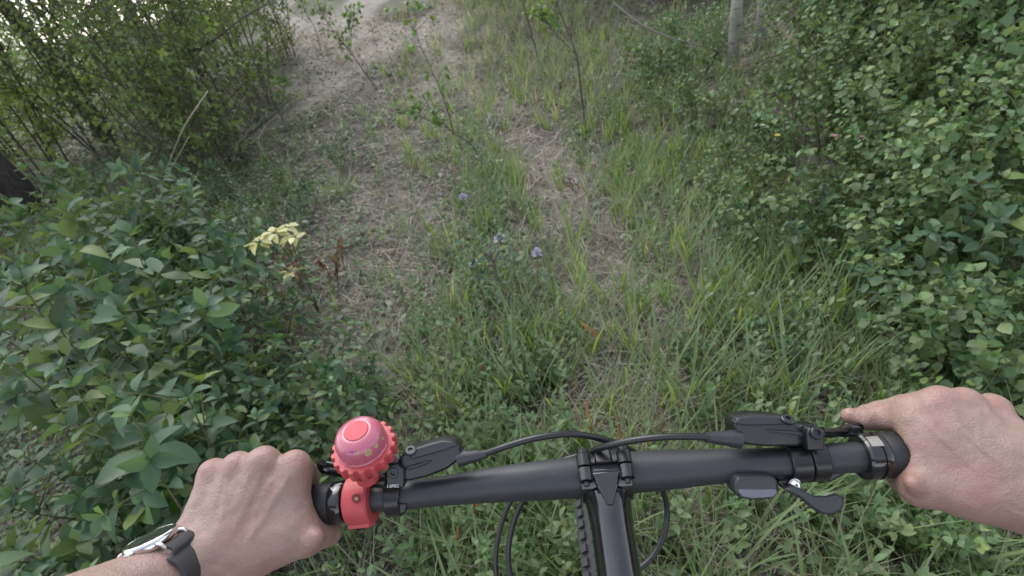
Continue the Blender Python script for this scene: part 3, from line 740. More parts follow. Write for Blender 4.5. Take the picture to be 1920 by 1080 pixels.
st = scatter(blade_tpl(4, .0), np.stack([x, y, hgt(x, y)], 1), rotm(np.stack([lx[::m]*0+r.normal(0, .15, n), r.normal(0, .15, n), np.ones(n)], 1), r.normal(0, 1, (n, 3))), np.full(n, .004), H[::m], np.full(n, .3))
put('leafy_herbs', M_herb, [scatter(TL['oval'], pos, R, s*.85, s, T), st])
# grass
r = rs(54); x, y = sample(r, 8200, 1.45)
dens = .62*centre(x, y)*(.3+.7*FN(x*3, y*2))+.72*rgrass(x, y)*FN(x*2, y*2)**1.3+.07+.26*(y < 1.6)*(x > -.35)+.30*np.exp(-((x-1.35)/.6)**2)*(y < 3)+.12*sstep(2.0, 3, y)*(x > -1.2)
k = keep(r, dens*(1-.85*bare(x, y))*(1-.8*sstep(.6, .9, -x)*(y < 4.5))); x, y = x[k], y[k]; n = len(x); m = 13; N = n*m
X = np.repeat(x, m)+r.normal(0, .022, N); Y = np.repeat(y, m)+r.normal(0, .022, N)
a = r.uniform(0, 6.28, N); L = np.repeat(r.uniform(.10, .30, n), m)*r.uniform(.5, 1.15, N)
d = np.stack([np.cos(a)*.28, np.sin(a)*.28, np.ones(N)], 1)+r.normal(0, .10, (N, 3)); R = rotm(d, np.stack([-np.cos(a), -np.sin(a), .3*np.ones(N)], 1)*-1)
Wd = r.uniform(.0028, .0062, N)*(1+.08*Y)
put('grass', M_grass, [scatter(blade_tpl(6, .22), np.stack([X, Y, hgt(X, Y)], 1), R, Wd, L, np.clip(np.repeat(r.random(n), m)*.6+.12+r.random(N)*.4, 0, 1), L*.9)])
# broad bright blades in the near grass
r = rs(55); x, y = sample(r, 2300, 1.5); k = keep(r, .55*centre(x, y)+.75*rgrass(x, y)); x, y = x[k], y[k]; n = len(x); m = 6; N = n*m
X = np.repeat(x, m)+r.normal(0, .012, N); Y = np.repeat(y, m)+r.normal(0, .012, N); a = r.uniform(0, 6.28, N)
d = np.stack([np.cos(a)*.35, np.sin(a)*.35, np.ones(N)], 1); R = rotm(d, np.stack([np.cos(a), np.sin(a), .3*np.ones(N)], 1))
L = r.uniform(.14, .32, N)
put('broad_grass', M_grass, [scatter(blade_tpl(6, .22), np.stack([X, Y, hgt(X, Y)], 1), R, r.uniform(.006, .012, N), L*1.2, r.uniform(.45, .85, N), L*.8)])
# dry standing grass with pale stalks, on the slope's right rim and scattered near the bike
r = rs(56); x, y = sample(r, 9000, 1.1)
dry = np.exp(-((x-1.0)/.75)**2)*sstep(3.6, 4.8, y)+.26+.42*(y < 2.8)*(x > -.7)+.22*sstep(.1, .4, bare(x, y))*(y < 4)+.45*sstep(5.5, 7, y)*FN(x*1.7, y)*(1-bare(x, y))+.12*(y > 5.5)
k = keep(r, dry*.8); x, y = x[k], y[k]; n = len(x); m = 6; N = n*m
X = np.repeat(x, m)+r.normal(0, .03, N); Y = np.repeat(y, m)+r.normal(0, .03, N); a = r.uniform(0, 6.28, N); far = sstep(3.5, 5, Y)
L = r.uniform(.10, .30, N)*(1+.3*far); lean = r.uniform(.15, 1.8, N)
d = np.stack([np.cos(a)*lean, np.sin(a)*lean, np.ones(N)], 1); R = rotm(d, np.stack([np.cos(a), np.sin(a), .3*np.ones(N)], 1))
put('dry_grass', M_straw, [scatter(blade_tpl(5, .3), np.stack([X, Y, hgt(X, Y)], 1), R, r.uniform(.0016, .003, N)*(1+.2*Y), L, r.uniform(.3, 1, N), L)])
# sunny rim: yellow-green tall grass right of the open slope
r = rs(57); x, y = sample(r, 7500, .9); k = keep(r, (np.exp(-((x-.9)/.8)**2)*sstep(4.2, 5.5, y)+.25*sstep(6.0, 7.5, y)*FN(x, y*1.6)*(1-bare(x, y)))*.9); x, y = x[k], y[k]; n = len(x); m = 7; N = n*m
X = np.repeat(x, m)+r.normal(0, .05, N); Y = np.repeat(y, m)+r.normal(0, .05, N); a = r.uniform(0, 6.28, N); L = r.uniform(.15, .42, N)
d = np.stack([np.cos(a)*.3, np.sin(a)*.3, np.ones(N)], 1); R = rotm(d, np.stack([np.cos(a), np.sin(a), .3*np.ones(N)], 1))
put('far_grass', M_grass, [scatter(blade_tpl(4, .3), np.stack([X, Y, hgt(X, Y)], 1), R, r.uniform(.004, .008, N), L, r.uniform(.0, 1, N)**1.2, L)])
# pebbles and clods on the bare earth
r = rs(58); x, y = sample(r, 9000, 1.0); k = keep(r, bare(x, y)*.9); x, y = x[k], y[k]; n = len(x)
ic = A([(0, 0, 1), (.9, 0, .3), (.3, .8, .35), (-.7, .5, .3), (-.7, -.5, .35), (.3, -.9, .3), (0, 0, -.3)]); icf = A([(0, 1, 2), (0, 2, 3), (0, 3, 4), (0, 4, 5), (0, 5, 1), (6, 2, 1), (6, 3, 2), (6, 4, 3), (6, 5, 4), (6, 1, 5)])
R = rotm(r.normal(0, 1, (n, 3)), A([0, 0, 1])+r.normal(0, .4, (n, 3))); s = r.uniform(.004, .013, n)*(1+.12*y)
M_peb = leafmat('pebble', [(.13, .115, .1), (.24, .215, .19), (.36, .33, .29)], 'tint', trans=0, rough=.9)
put('pebbles', M_peb, [scatter((ic, icf), np.stack([x, y, hgt(x, y)-.01*(y < 6)], 1), R, s, s*1.2, r.random(n), s*.6)])

# ---- single plants the eye goes to
def plant(name, label, cat, px, py, build, h=0):
    g = ground(px, py, h); t = thing(name, label, cat, tuple(g)); build(t, rs(int(px+py*3))); return t
def leaf_fan(t, r, c, n, L, ms, spread=1.0, flat=.5):
    for k in range(n):
        a = 6.28*k/n+r.normal(0, .25); d = nrm(A([math.cos(a), math.sin(a), r.uniform(-.2, .3)])); s = L*r.uniform(.75, 1.1)
        R = rotm(d[None], (A([0, 0, 1])+r.normal(0, .25, 3))[None])[0]
        o = link('leaf', ms[r.integers(len(ms))], t)
        o.matrix_local = Matrix.LocRotScale(Vector(A(c)+d*.012), Matrix(R.tolist()).to_quaternion(), Vector((s, s, s)))
def b_yellow(t, r):
    st = []
    for (dx, dy, h, n) in [(-.03, .02, .43, 11), (.05, -.0, .40, 11), (0, -.08, .28, 8), (-.10, .0, .41, 10), (.01, .06, .42, 8)]:
        pl = catmull(A([(0, 0, -.02), (dx*.4, dy*.4, h*.5), (dx, dy, h)]), 5); st.append((pl, np.full(len(pl), .0025)))
        leaf_fan(t, r, (dx, dy, h), n, .056, leaf_meshes('oval', M_yleaf, 1.0))
    stems_obj('stem', st, M_twig_green, t)
plant('yellow_plant', 'plant with a flat whorl of cream-yellow leaves, on the left border of the trail', 'plant', 602, 592, b_yellow)
def b_rust(hh, nn):
    def f(t, r):
        st = []; P_, D_ = [], []
        for k in range(3):
            pl = poly_stem(r, A([0, 0, -.02]), A([r.normal(0, .25), r.normal(0, .25), 1]), hh*r.uniform(.7, 1), 5, .12); st.append((pl, np.full(len(pl), .002)))
            for j in range(nn):
                p, d = at(pl, r.uniform(.35, .999)); P_.append(p); D_.append(nrm(r.normal(0, 1, 3)+A([0, 0, -.6])))
        P_, D_ = A(P_), A(D_); s = r.uniform(.022, .04, len(P_)); V, F, T = scatter(TL['oval3'], P_, rotm(D_, r.normal(0, 1, P_.shape)), s*.7, s, r.random(len(P_)))
        me = mesh_np('dead_foliage', V, [F], T); me.materials.append(M_rleaf); link('dead_foliage', me, t, kind='stuff'); stems_obj('stem', st, M_twig, t)
    return f
plant('dead_plant', 'rust-red withered plant right beside the cream-yellow leaves', 'plant', 572, 530, b_rust(.36, 26))
plant('dead_plant', 'rust-red withered plant standing alone at the left rut', 'plant', 636, 540, b_rust(.30, 22))
plant('dead_plant', 'small dark red withered plant below the other two', 'plant', 560, 590, b_rust(.24, 14))
plant('dead_plant', 'tiny bright red leaf cluster in the grass strip near the lilac flowers', 'plant', 850, 520, b_rust(.06, 3))
plant('dead_plant', 'small red-leaved plant at the near end of the bare slope', 'plant', 736, 195, b_rust(.12, 6))
plant('dead_plant', 'reddish withered tuft at the right rut, low in the bare patch', 'plant', 1075, 345, b_rust(.1, 6))
def b_clover(h, lx=0.0):
    def f(t, r):
        pl = catmull(A([(0, 0, -.02), (lx*.3, 0, h*.5), (lx, 0, h)]), 5); stems_obj('stem', [(pl, np.full(len(pl), .0018))], M_twig_green, t)
        n = 46; d = r.normal(0, 1, (n, 3)); d[:, 2] = np.abs(d[:, 2])+.1; d /= np.linalg.norm(d, axis=1)[:, None]
        V, F, T = scatter(TL['lance'], A([lx, 0, h])+d*.002, rotm(d, r.normal(0, 1, (n, 3))), np.full(n, .035), np.full(n, .026), r.random(n))
        me = mesh_np('flower_head', V, [F]); me.materials.append(M_purple); link('flower_head', me, t)
        for q in range(6):
            leaf_fan(t, r, at(pl, .25+.1*q)[0], 2, .04, leaf_meshes('oval', M_leaf_obj, 1.0))
    return f
def flower_at(px, py, h, lab, lx=0):
    g = G(px, py, h); t = thing('clover_flower', lab, 'flower', (g[0], g[1], float(hgt(*g)))); b_clover(h, lx)(t, rs(int(px)))
flower_at(940, 462, .30, 'lilac clover head standing highest in the grass strip')
flower_at(895, 515, .26, 'brightest lilac clover head, lower left of the highest one')
flower_at(1000, 485, .22, 'dull lilac clover head right of the others, at the right rut', .02)
flower_at(870, 378, .18, 'tiny whitish clover head up the grass strip below the crooked sapling')
def petals(name, lab, px, py, h, mat, n, L, tall):
    L = L*.55; pw = P(px, py, {1645: 2.9, 1650: 2.25, 1612: 2.1, 1560: 2.1, 1458: 2.5, 1432: 2.6}.get(px, 6.0)); g = pw[:2]; h = pw[2]; z0 = float(hgt(*g)); t = thing(name, lab, 'flower', (g[0], g[1], z0)); r = rs(int(px*3+py)); hh = h-z0
    pl = poly_stem(r, A([0, 0, 0]), A([0, 0, 1]), hh, 6, .03); pl[:, :2] *= .3; stems_obj('stem', [(pl, np.full(len(pl), .002))], M_twig_green, t)
    top = pl[-1]
    for k in range(n):
        a = 6.28*k/n; d = nrm(A([math.cos(a), math.sin(a), .5])); V, F = leaf_tpl(1, .75, .3, .2, RD, 4)
        key = 'petal'+mat.name
        if key not in LEAF_ME: me = mesh_np('petal', V*L, [F]); me.materials.append(mat); LEAF_ME[key] = me
        o = link('petal', LEAF_ME[key], t); o.matrix_local = Matrix.LocRotScale(Vector(top), Matrix(rotm(d[None], A([[0, 0, 1.]]))[0].tolist()).to_quaternion(), Vector((1, 1, 1)))
petals('wildflower', 'yellow flower near the top of the picture, high on the right bank', 1645, 30, 1.05, M_ypetal, 6, .035, 1)
petals('wildflower', 'single whitish pink blossom high on the right bank', 1650, 186, .85, M_wpetal, 5, .03, 1)
petals('wildflower', 'pink flower low in the right bank bushes, the brighter of two', 1612, 258, .72, M_ppetal, 6, .034, 1)
petals('wildflower', 'faded pink flower just left of the brighter pink one', 1560, 256, .70, M_ppetal, 4, .022, 1)
petals('wildflower', 'small yellow flower left of the pink ones in the right bank', 1458, 254, .55, M_ypetal, 5, .02, 1)
petals('wildflower', 'small white blossom in the bush under the pale aspen trunk', 1432, 236, .55, M_wpetal, 5, .018, 1)
petals('wildflower', 'small yellow flowers on the bare slope left of the crooked sapling', 725, 88, .25, M_ypetal, 6, .03, 1)
# faded pink broad blades near the stem
def pinkblade(lab, px, py, px2, py2, w):
    a = pg(px, py, .03); b = pg(px2, py2, .16); a[2] = float(hgt(a[0], a[1])); t = thing('faded_blade', lab, 'leaf', tuple(a))
    V, F = leaf_tpl(1, 1, .3, .1, LN, 6); d = b-a; L = np.linalg.norm(d); R = rotm(d[None], A([[0, -1, .6]]))[0]
    V = (V*A([w, L, L*.3]))@R.T; me = mesh_np('blade', V, [F]); me.materials.append(M_pinkblade); link('blade', me, t)
pinkblade('pale pink withered blade standing just beyond the brake hose, right of centre', 1108, 812, 1098, 750, .016)
pinkblade('reddish withered blade a little right of the pale pink one', 1163, 830, 1155, 770, .009)
pinkblade('pinkish withered leaf lying in the grass right of centre', 1130, 635, 1085, 600, .02)
pinkblade('short orange-pink withered leaf in the centre strip', 905, 715, 900, 680, .018)
pinkblade('pink withered leaf below the handlebar left of the stem', 895, 965, 893, 930, .014)
pinkblade('thin withered pink leaf near the bottom, left of the cables', 855, 1035, 858, 985, .01)

# ------------------------------------------------------------------ bicycle
M_bar = simple('matte_black_alloy', (.030, .031, .035), .45, spec=.5, bs=.12, bscale=1500, var=.12, vscale=25, speck=.7)
M_gloss = simple('glossy_black_stem', (.008, .008, .009), .14, spec=.6, coat=.5, var=.3, vscale=40, speck=.5)
M_blk = simple('black_satin_metal', (.012, .012, .013), .3, spec=.55, bs=.1, bscale=900, var=.2, vscale=60, speck=.6)
M_rub = simple('black_rubber_grip', (.016, .016, .018), .55, bs=.6, bscale=700, bd=.0006)
M_plas = simple('grey_black_plastic', (.03, .031, .035), .4, bs=.2, bscale=900)
M_hose = simple('black_hose', (.016, .016, .017), .35)
M_silver = simple('silver_metal', (.6, .6, .6), .25, metal=1)
M_white = simple('white_print', (.75, .75, .75), .5)
M_coral = simple('coral_plastic', (.46, .068, .075), .45, spec=.4, bs=.1, bscale=600, var=.06, vscale=90, sss=.12)
M_btn = simple('coral_button', (.5, .085, .1), .55, bs=.1, spec=.3)
def dome_mat():
    m, n, o = mat_new('pink_glitter_enamel'); p = n.nodes.new('ShaderNodeBsdfPrincipled'); n.links.new(p.outputs[0], o.inputs[0])
    tc = n.nodes.new('ShaderNodeTexCoord'); v = n.nodes.new('ShaderNodeTexVoronoi'); v.inputs['Scale'].default_value = 1300; n.links.new(tc.outputs['Object'], v.inputs['Vector'])
    c = ramp(n, [(0, (.47, .125, .185)), (.6, (.4, .09, .14)), (1, (.53, .2, .25))], v.outputs['Distance'])
    n.links.new(c, p.inputs['Base Color']); p.inputs['Roughness'].default_value = .28; p.inputs['Coat Weight'].default_value = .6; p.inputs['Coat Roughness'].default_value = .1
    return m
M_dome = dome_mat()
M_decal = simple('decal_gold_green', (.42, .36, .16), .4); M_decal2 = simple('decal_violet', (.3, .05, .25), .4)
M_lens = simple('grey_violet_window', (.13, .13, .165), .35)
M_frame = simple('black_frame_paint', (.012, .012, .014), .25, coat=.6)
M_tyre = simple('tyre_rubber', (.03, .03, .032), .8, bs=.5, bscale=300)

BC = P(1133, 890, .412)
pts_px = [(358, 968, .430), (470, 957, .427), (590, 946, .4235), (702, 934, .420), (760, 928.5, .419), (820, 921.5, .4175), (871, 915.5, .416), (940, 907.5, .4145), (1010, 901, .413), (1085, 894.5, .412),
          (1133, 889.5, .4115), (1182, 885.5, .4105), (1250, 880.5, .407), (1317, 876, .402), (1400, 871, .396), (1469, 867, .392), (1581, 858.5, .388), (1690, 852, .385), (1830, 845, .381), (1962, 838, .377)]
rads = [.0111]*5+[.0113, .0122, .0138, .0152, .0159, .0159, .0159, .0152, .0136, .0120, .0113]+[.0111]*4
barp = A([P(*p) for p in pts_px])
xb = nrm(barp[-1]-barp[0]); STB = nrm(c2w([[-.012, -.775, -.632]])[0]-CP); STB = nrm(STB-xb*STB.dot(xb))   # along the stem, towards the rider
upst = nrm(np.cross(xb, -STB));
if upst[2] < 0: upst = -upst
fwd = -STB
SA = nrm(-upst)                         # steering axis, pointing down to the axle
BK = BC+A([0, 0, 0]); ORG = A([BC[0], BC[1], 0.0])
bike = thing('bicycle', 'black mountain bike seen from the saddle, pink bell on its handlebar', 'bicycle', tuple(ORG))
def B(mb, name, mat, parent=None, **kw): return mb.build(name, mat, parent or bike, origin=ORG, **kw)
def cm(pts, n=6, rr=None):
    c = catmull(pts, n); 
    if rr is None: return c
    return c, np.interp(np.linspace(0, len(rr)-1, len(c)), np.arange(len(rr)), rr)
c, rr = cm(barp, 6, rads); hb = B(MB().tube(c, rr, 40), 'handlebar', M_bar)
def barat(px):
    i = np.interp(px, [p[0] for p in pts_px], np.linspace(0, len(c)-1, len(pts_px))); k = min(int(i), len(c)-2)
    return c[k]+(c[k+1]-c[k])*(i-k), nrm(c[k+1]-c[k])
# grips with lock-on collars
def grip(px0, px1, sgn):
    a, ax = barat(px0); b, _ = barat(px1); L = np.linalg.norm(b-a)
    prof = [(0, .0110), (0, .0150), (.002, .0163), (.009, .0165), (.012, .0157)]
    h = .016
    while h < L-.006: prof += [(h, .0157), (h+.0012, .0151), (h+.0028, .0151), (h+.004, .0157)]; h += .006
    prof += [(L-.003, .0157), (L, .013)]
    g = B(MB().lathe(a, b-a, prof, 40), 'grip', M_rub); return g, a, nrm(b-a)
gl_, a, ax = grip(626, 358, -1)
B(MB().lathe(a, -ax, [(-.001, .0125), (-.001, .0160), (.001, .0167), (.008, .0167), (.0095, .0160), (.0095, .0112)], 40), 'collar', M_gloss, gl_)
gr_, a, ax = grip(1652, 1962, 1)
B(MB().lathe(a, -ax, [(-.001, .0125), (-.001, .0162), (.001, .0170), (.0045, .0170), (.005, .0160), (.0065, .0160), (.007, .0172), (.0135, .0172), (.0150, .0160), (.015, .0112)], 40), 'collar', M_gloss, gr_)
# bright maker's strip on the right collar
e1 = nrm(P(1627, 700, .385)-P(1627, 900, .385)); tocam = -F_
def patch(name, px, ang0, ang1, rad, w, mat, parent, text=None):
    a, ax = barat(px); u = nrm(e1-ax*e1.dot(ax)); v = nrm(tocam-ax*tocam.dot(ax)-u*(tocam.dot(u)))
    V = []; n = 8
    for k in range(n+1):
        t = math.radians(ang0+(ang1-ang0)*k/n); d = u*math.cos(t)+v*math.sin(t)
        for s_ in (-1, 1): V.append(a+d*rad+ax*s_*w/2)
        for s_ in (-1, 1): V.append(a+d*(rad-.0008)+ax*s_*w/2)
    Fl = []
    for k in range(n):
        i = 4*k; Fl += [(i, i+1, i+5, i+4), (i+2, i+6, i+7, i+3), (i, i+4, i+6, i+2), (i+1, i+3, i+7, i+5)]
    Fl += [(0, 2, 3, 1), (4*n, 4*n+1, 4*n+3, 4*n+2)]
    m = MB(); m.add(V, Fl); return B(m, name, mat, parent)
patch('maker_mark', 1630, 18, 48, .0175, .0085, simple('etched_silver', (.36, .33, .29), .4, metal=.6), gr_)
def ring(name, px, r, w, mat, parent, ch=.0008, n=40):
    a, ax = barat(px); return B(MB().lathe(a-ax*w/2, ax, [(0, r-.004), (0, r-ch), (ch, r), (w-ch, r), (w, r-ch), (w, r-.004)], n), name, mat, parent)
# ---- stem: body (back), clamp, faceplate (front)
stem_end = BC+STB*.096
def sframe(s, w, h0, h1, f=.0):      # cross-section octagon at distance s along the stem
    c0 = BC+STB*s
    return [c0+xb*w*math.copysign(abs(math.cos(t_))**1.0, math.cos(t_))+upst*((h1 if math.sin(t_) > 0 else h0)*math.copysign(abs(math.sin(t_))**1.25, math.sin(t_))) for t_ in np.linspace(math.pi, -math.pi, 28, endpoint=False)]
    return [c0+xb*w*a+upst*b for a, b in [(-1, h0*.05), (-.55, h1*.72), (-.2, h1), (.2, h1), (.55, h1*.72), (1, h0*.05), (1, -h0*.5), (.55, -h0), (-.55, -h0), (-1, -h0*.5)]]
mb = MB(); secs = [sframe(.0165, .0188, .017, .0185), sframe(.026, .0172, .0165, .0195), sframe(.040, .0160, .016, .0175), sframe(.070, .0158, .016, .0172), sframe(.084, .0165, .0175, .0178)]
V = [p for s_ in secs for p in s_]; n = 28
Fl = [(i*n+k, i*n+(k+1) % n, (i+1)*n+(k+1) % n, (i+1)*n+k) for i in range(len(secs)-1) for k in range(n)]+[tuple(range(n)), tuple(range((len(secs)-1)*n, len(secs)*n))]
mb.add(V, Fl); stem = B(mb, 'stem', M_gloss, angle=50)
# clamp halves as half shells around the bar: angle measured from the stem direction about the bar
def shell(a0, a1, r0, r1, w, name, mat, parent, n=14, x0=0):
    V = []
    for k in range(n+1):
        t = math.radians(a0+(a1-a0)*k/n); d = STB*math.cos(t)+upst*math.sin(t)
        for r_, s_ in ((r0, -1), (r0, 1), (r1, 1), (r1, -1)): V.append(BC+xb*(x0+s_*w/2)+d*r_)
    Fl = []
    for k in range(n):
        i = 4*k
        for q in range(4): Fl.append((i+q, i+(q+1) % 4, i+4+(q+1) % 4, i+4+q))
    Fl += [(0, 1, 2, 3), (4*n, 4*n+3, 4*n+2, 4*n+1)]
    m = MB(); m.add(V, Fl); return B(m, name, mat, parent, bevel=.0009)
shell(-88, 84, .0156, .0205, .0400, 'bar_clamp', M_gloss, stem)
fp = shell(97, 263, .0158, .0203, .0395, 'faceplate', M_blk, stem)
# central raised boss of the faceplate and four bolt ears
for sx in (-1, 1):
    for sv in (1, -1):
        o_ = BC+xb*sx*.0155+upst*sv*.0232
        m = MB().lathe(o_+STB*.012, -STB, [(0, .0048), (0, .0054), (.0095, .0054), (.0100, .0050)], 20); B(m, 'clamp_ear', M_gloss, stem)
        m = MB().lathe(o_+STB*.0008, -STB, [(0, .005), (0, .0056), (.009, .0056), (.0098, .0048)], 20); B(m, 'faceplate_ear', M_blk, stem)
        m = MB().lathe(o_-STB*.0092, -STB, [(0, .0042), (.0032, .0042), (.0036, .0038), (.0036, .0022), (.0014, .0020), (.0014, .0001)], 18); B(m, 'bolt', M_silver if 0 else M_blk, stem)
        m = MB().lathe(o_+STB*.0125, STB, [(0, .0022), (.003, .0022), (.0032, .001)], 12); B(m, 'bolt_end', M_plas, stem)
mb = MB(); w = .0075
mb.prism([BC-STB*.002+xb*a*w+upst*.0195 for a in (-1, 1)]+[BC-STB*.0135+xb*a*w*.9+upst*.0155 for a in (1, -1)], [BC-STB*.002+xb*a*w*.85+upst*.0228 for a in (-1, 1)]+[BC-STB*.0140+xb*a*w*.8+upst*.0185 for a in (1, -1)])
B(mb, 'faceplate_boss', M_blk, stem, bevel=.0012)
# wedge-shaped glossy facet running from the clamp into the stem
mb = MB(); mb.prism([BC+STB*.004+xb*a*.0135+upst*.0190 for a in (-1, 1)]+[BC+STB*.030+xb*a*.002+upst*.0182 for a in (1, -1)],
                    [BC+STB*.0055+xb*a*.0110+upst*.0222 for a in (-1, 1)]+[BC+STB*.028+xb*a*.0018+upst*.0206 for a in (1, -1)])
B(mb, 'wedge_facet', M_gloss, stem, bevel=.0008)
# steerer clamp, top cap, spacers, head tube
SO = stem_end
mb = MB().lathe(SO-upst*.02, upst, [(0, .0165), (0, .0182), (.002, .019), (.038, .019), (.040, .0182), (.040, .016)], 36); B(mb, 'steerer_clamp', M_gloss, stem)
mb = MB().lathe(SO+upst*.0202, upst, [(0, .0178), (.003, .0175), (.0042, .015), (.0035, .006), (.0015, .004), (.0015, .0002)], 32); B(mb, 'top_cap', M_blk, stem)
mb = MB().lathe(SO-upst*.021, -upst, [(0, .0170), (.0008, .0175), (.0092, .0175), (.0098, .0170), (.0100, .0165), (.0105, .0175), (.0195, .0175), (.02, .016)], 32); B(mb, 'spacer', M_blk)
# ---- frame
DWN = nrm(-upst+STB*.10)
ht0 = SO+DWN*.042; ht1 = ht0+DWN*.115
frame_ax = nrm(np.cross(np.cross(A([0, 0, 1.]), A([0, 1., 0])), A([0, 0, 1])))
bkw = nrm(STB*A([1, 1, 0])); zz = nrm(np.cross(xb, -bkw)); zz = zz if zz[2] > 0 else -zz
seat = ht0+bkw*.56+zz*(-.16); bb = ht1+bkw*.42+zz*(-.36)
# wheel centre: far enough down the steering axis for the tyre to stand on the ground
RW = .345
def solve():
    for L in np.arange(.30, .9, .002):
        cpt = ht1+DWN*L-bkw*.045
        if cpt[2]-RW*math.sqrt(max(0, 1-xb[2]**2))-float(hgt(cpt[0], cpt[1]))+.03*bare(cpt[0], cpt[1]) <= .028: return cpt
    return cpt
axle = solve()
mb = MB().lathe(ht0, DWN, [(0, .022), (0, .0255), (.003, .0262), (.012, .0245), (.1, .0265), (.112, .029), (.115, .027), (.115, .02)], 36); fr = B(mb, 'frame', M_frame)
B(MB().tube([ht0+DWN*.03, (ht0+seat)/2+zz*.01, seat], [.02, .018, .016], 20), 'top_tube', M_frame, fr)
B(MB().tube([ht1-DWN*.02, (ht1+bb)/2, bb], [.026, .025, .022], 20), 'down_tube', M_frame, fr)
B(MB().tube([seat+zz*.03, bb], .017, 20), 'seat_tube', M_frame, fr)
rax = bb+bkw*.43; rax[2] = float(hgt(rax[0], rax[1]))+RW
for s_ in (-1, 1):
    B(MB().tube([bb+xb*s_*.03, bb+bkw*.15+xb*s_*.045, rax+xb*s_*.068], .010, 12), 'chain_stay', M_frame, fr)
    B(MB().tube([seat+xb*s_*.018, seat*.5+rax*.5+xb*s_*.05, rax+xb*s_*.068], .008, 12), 'seat_stay', M_frame, fr)
sp = seat+zz*.20+bkw*.07
B(MB().tube([seat, sp], .0145, 16), 'seat_post', M_blk)
mb = MB(); pr = []
for t, w_ in [(-.14, .018), (-.08, .022), (0, .04), (.07, .068), (.12, .072), (.14, .06)]:
    cc = sp+bkw*t+zz*(.035+.008*(t > .05)); pr.append((cc, w_))
secs = []
for cc, w_ in pr:
    for k in range(12):
        th = 2*math.pi*k/12; secs.append(cc+xb*w_*math.cos(th)+zz*.02*math.sin(th))
n = 12; m_ = len(pr); mb.add(secs, [(i*n+k, i*n+(k+1) % n, (i+1)*n+(k+1) % n, (i+1)*n+k) for i in range(m_-1) for k in range(n)]+[tuple(range(n)), tuple(range((m_-1)*n, m_*n))])
B(mb, 'saddle', M_rub, sub=1)
# crank and pedals
cr = B(MB().lathe(bb-xb*.045, xb, [(0, .018), (.09, .018)], 20), 'bottom_bracket', M_blk)
B(MB().lathe(bb+xb*.05, xb, [(0, .02), (0, .066), (.003, .068), (.004, .066), (.004, .02)], 44, mod=lambda i, t, r_: r_*(1+.02*math.cos(32*t)) if r_ > .05 else r_), 'chainring', M_blk, cr)
for s_ in (-1, 1):
    e = bb+xb*s_*.075+bkw*(-.17*s_)+zz*.01*s_
    B(MB().tube([bb+xb*s_*.06, e], [.014, .011], 12), 'crank_arm', M_blk, cr)
    B(MB().box(e+xb*s_*.06, (xb, bkw, zz), (.05, .045, .009)), 'pedal', M_plas, cr, bevel=.004)
# ---- fork and wheels
fk = B(MB().lathe(ht1+DWN*.002, DWN, [(0, .02), (0, .027), (.008, .027), (.008, .02)], 30), 'fork', M_blk)
crown = ht1+DWN*.03
B(MB().tube([crown-xb*.062+DWN*.005, crown-xb*.03, crown+xb*.03, crown+xb*.062+DWN*.005], [.02, .024, .024, .02], 16, sq=.8), 'fork_crown', M_gloss, fk)
for s_ in (-1, 1):
    top = crown+xb*s_*.062; bot = axle+xb*s_*.058; mid = top+(bot-top)*.35
    B(MB().tube([top, mid], .016, 24), 'stanchion', simple('stanchion_black', (.05, .05, .055), .12, metal=1) if s_ < 0 else bpy.data.materials['stanchion_black'], fk)
    B(MB().tube([mid-(bot-top)*.02, mid, mid+(bot-mid)*.1, bot-(bot-top)*.04, bot], [.0205, .0225, .0215, .019, .017], 24), 'fork_leg', M_gloss, fk)
def wheel(name, ctr, ax):
    ax = nrm(ax); a0 = nrm(np.cross(ax, A([0, 0, 1]))); b0 = np.cross(ax, a0)
    def torus(R, prof, n=96): 
        V = []
        for k in range(n):
            t = 2*math.pi*k/n; d = a0*math.cos(t)+b0*math.sin(t)
            V += [ctr+d*(R+pr_)+ax*pa for pa, pr_ in prof]
        m = len(prof); Fl = [(k*m+j, k*m+(j+1) % m, ((k+1) % n)*m+(j+1) % m, ((k+1) % n)*m+j) for k in range(n) for j in range(m)]
        q = MB(); q.add(V, Fl); return q
    ty = [(.0285*math.cos(t), .0265*math.sin(t)) for t in np.linspace(0, 2*math.pi, 16, endpoint=False)]
    w = B(MB().lathe(ctr-ax*.05, ax, [(0, .012), (.01, .02), (.03, .014), (.07, .014), (.09, .02), (.1, .012)], 20), name, M_blk)
    tyre = B(torus(RW-.029, ty), 'tyre', M_tyre, w)
    B(torus(RW-.062, [(-.014, .012), (-.012, -.006), (.012, -.006), (.014, .012)]), 'rim', M_blk, w)
    q = MB()
    for k in range(120):
        t = 2*math.pi*k/120; d = a0*math.cos(t)+b0*math.sin(t); tt = nrm(np.cross(ax, d))
        for row, sh in ((-.021, 0), (-.008, .5), (.008, 0), (.021, .5)):
            t2 = t+sh*2*math.pi/120; d = a0*math.cos(t2)+b0*math.sin(t2); tt = nrm(np.cross(ax, d))
            nn_ = nrm(d*(1 if abs(row) < .01 else .75)+ax*np.sign(row)*(0 if abs(row) < .01 else .6)); q.box(ctr+d*(RW-.029)+nn_*(.0276 if abs(row) < .01 else .0262)+ax*row*(.3 if abs(row) > .01 else 1), (tt, nrm(np.cross(nn_, tt)), nn_), (.0052, .0042, .0016))
    B(q, 'tread_knobs', M_tyre, w, smooth=False, kind='stuff')
    for k in range(32):
        t = 2*math.pi*k/32; d = a0*math.cos(t)+b0*math.sin(t); t2 = t+(.5 if k % 4 < 2 else -.5); d2 = a0*math.cos(t2)+b0*math.sin(t2)
        B(MB().tube([ctr+ax*.035*(-1)**k+d2*.02, ctr+d*(RW-.065)], .001, 6), 'spoke', M_blk, w)
    return w
wheel('front_wheel', axle, xb); wheel('rear_wheel', rax, xb)
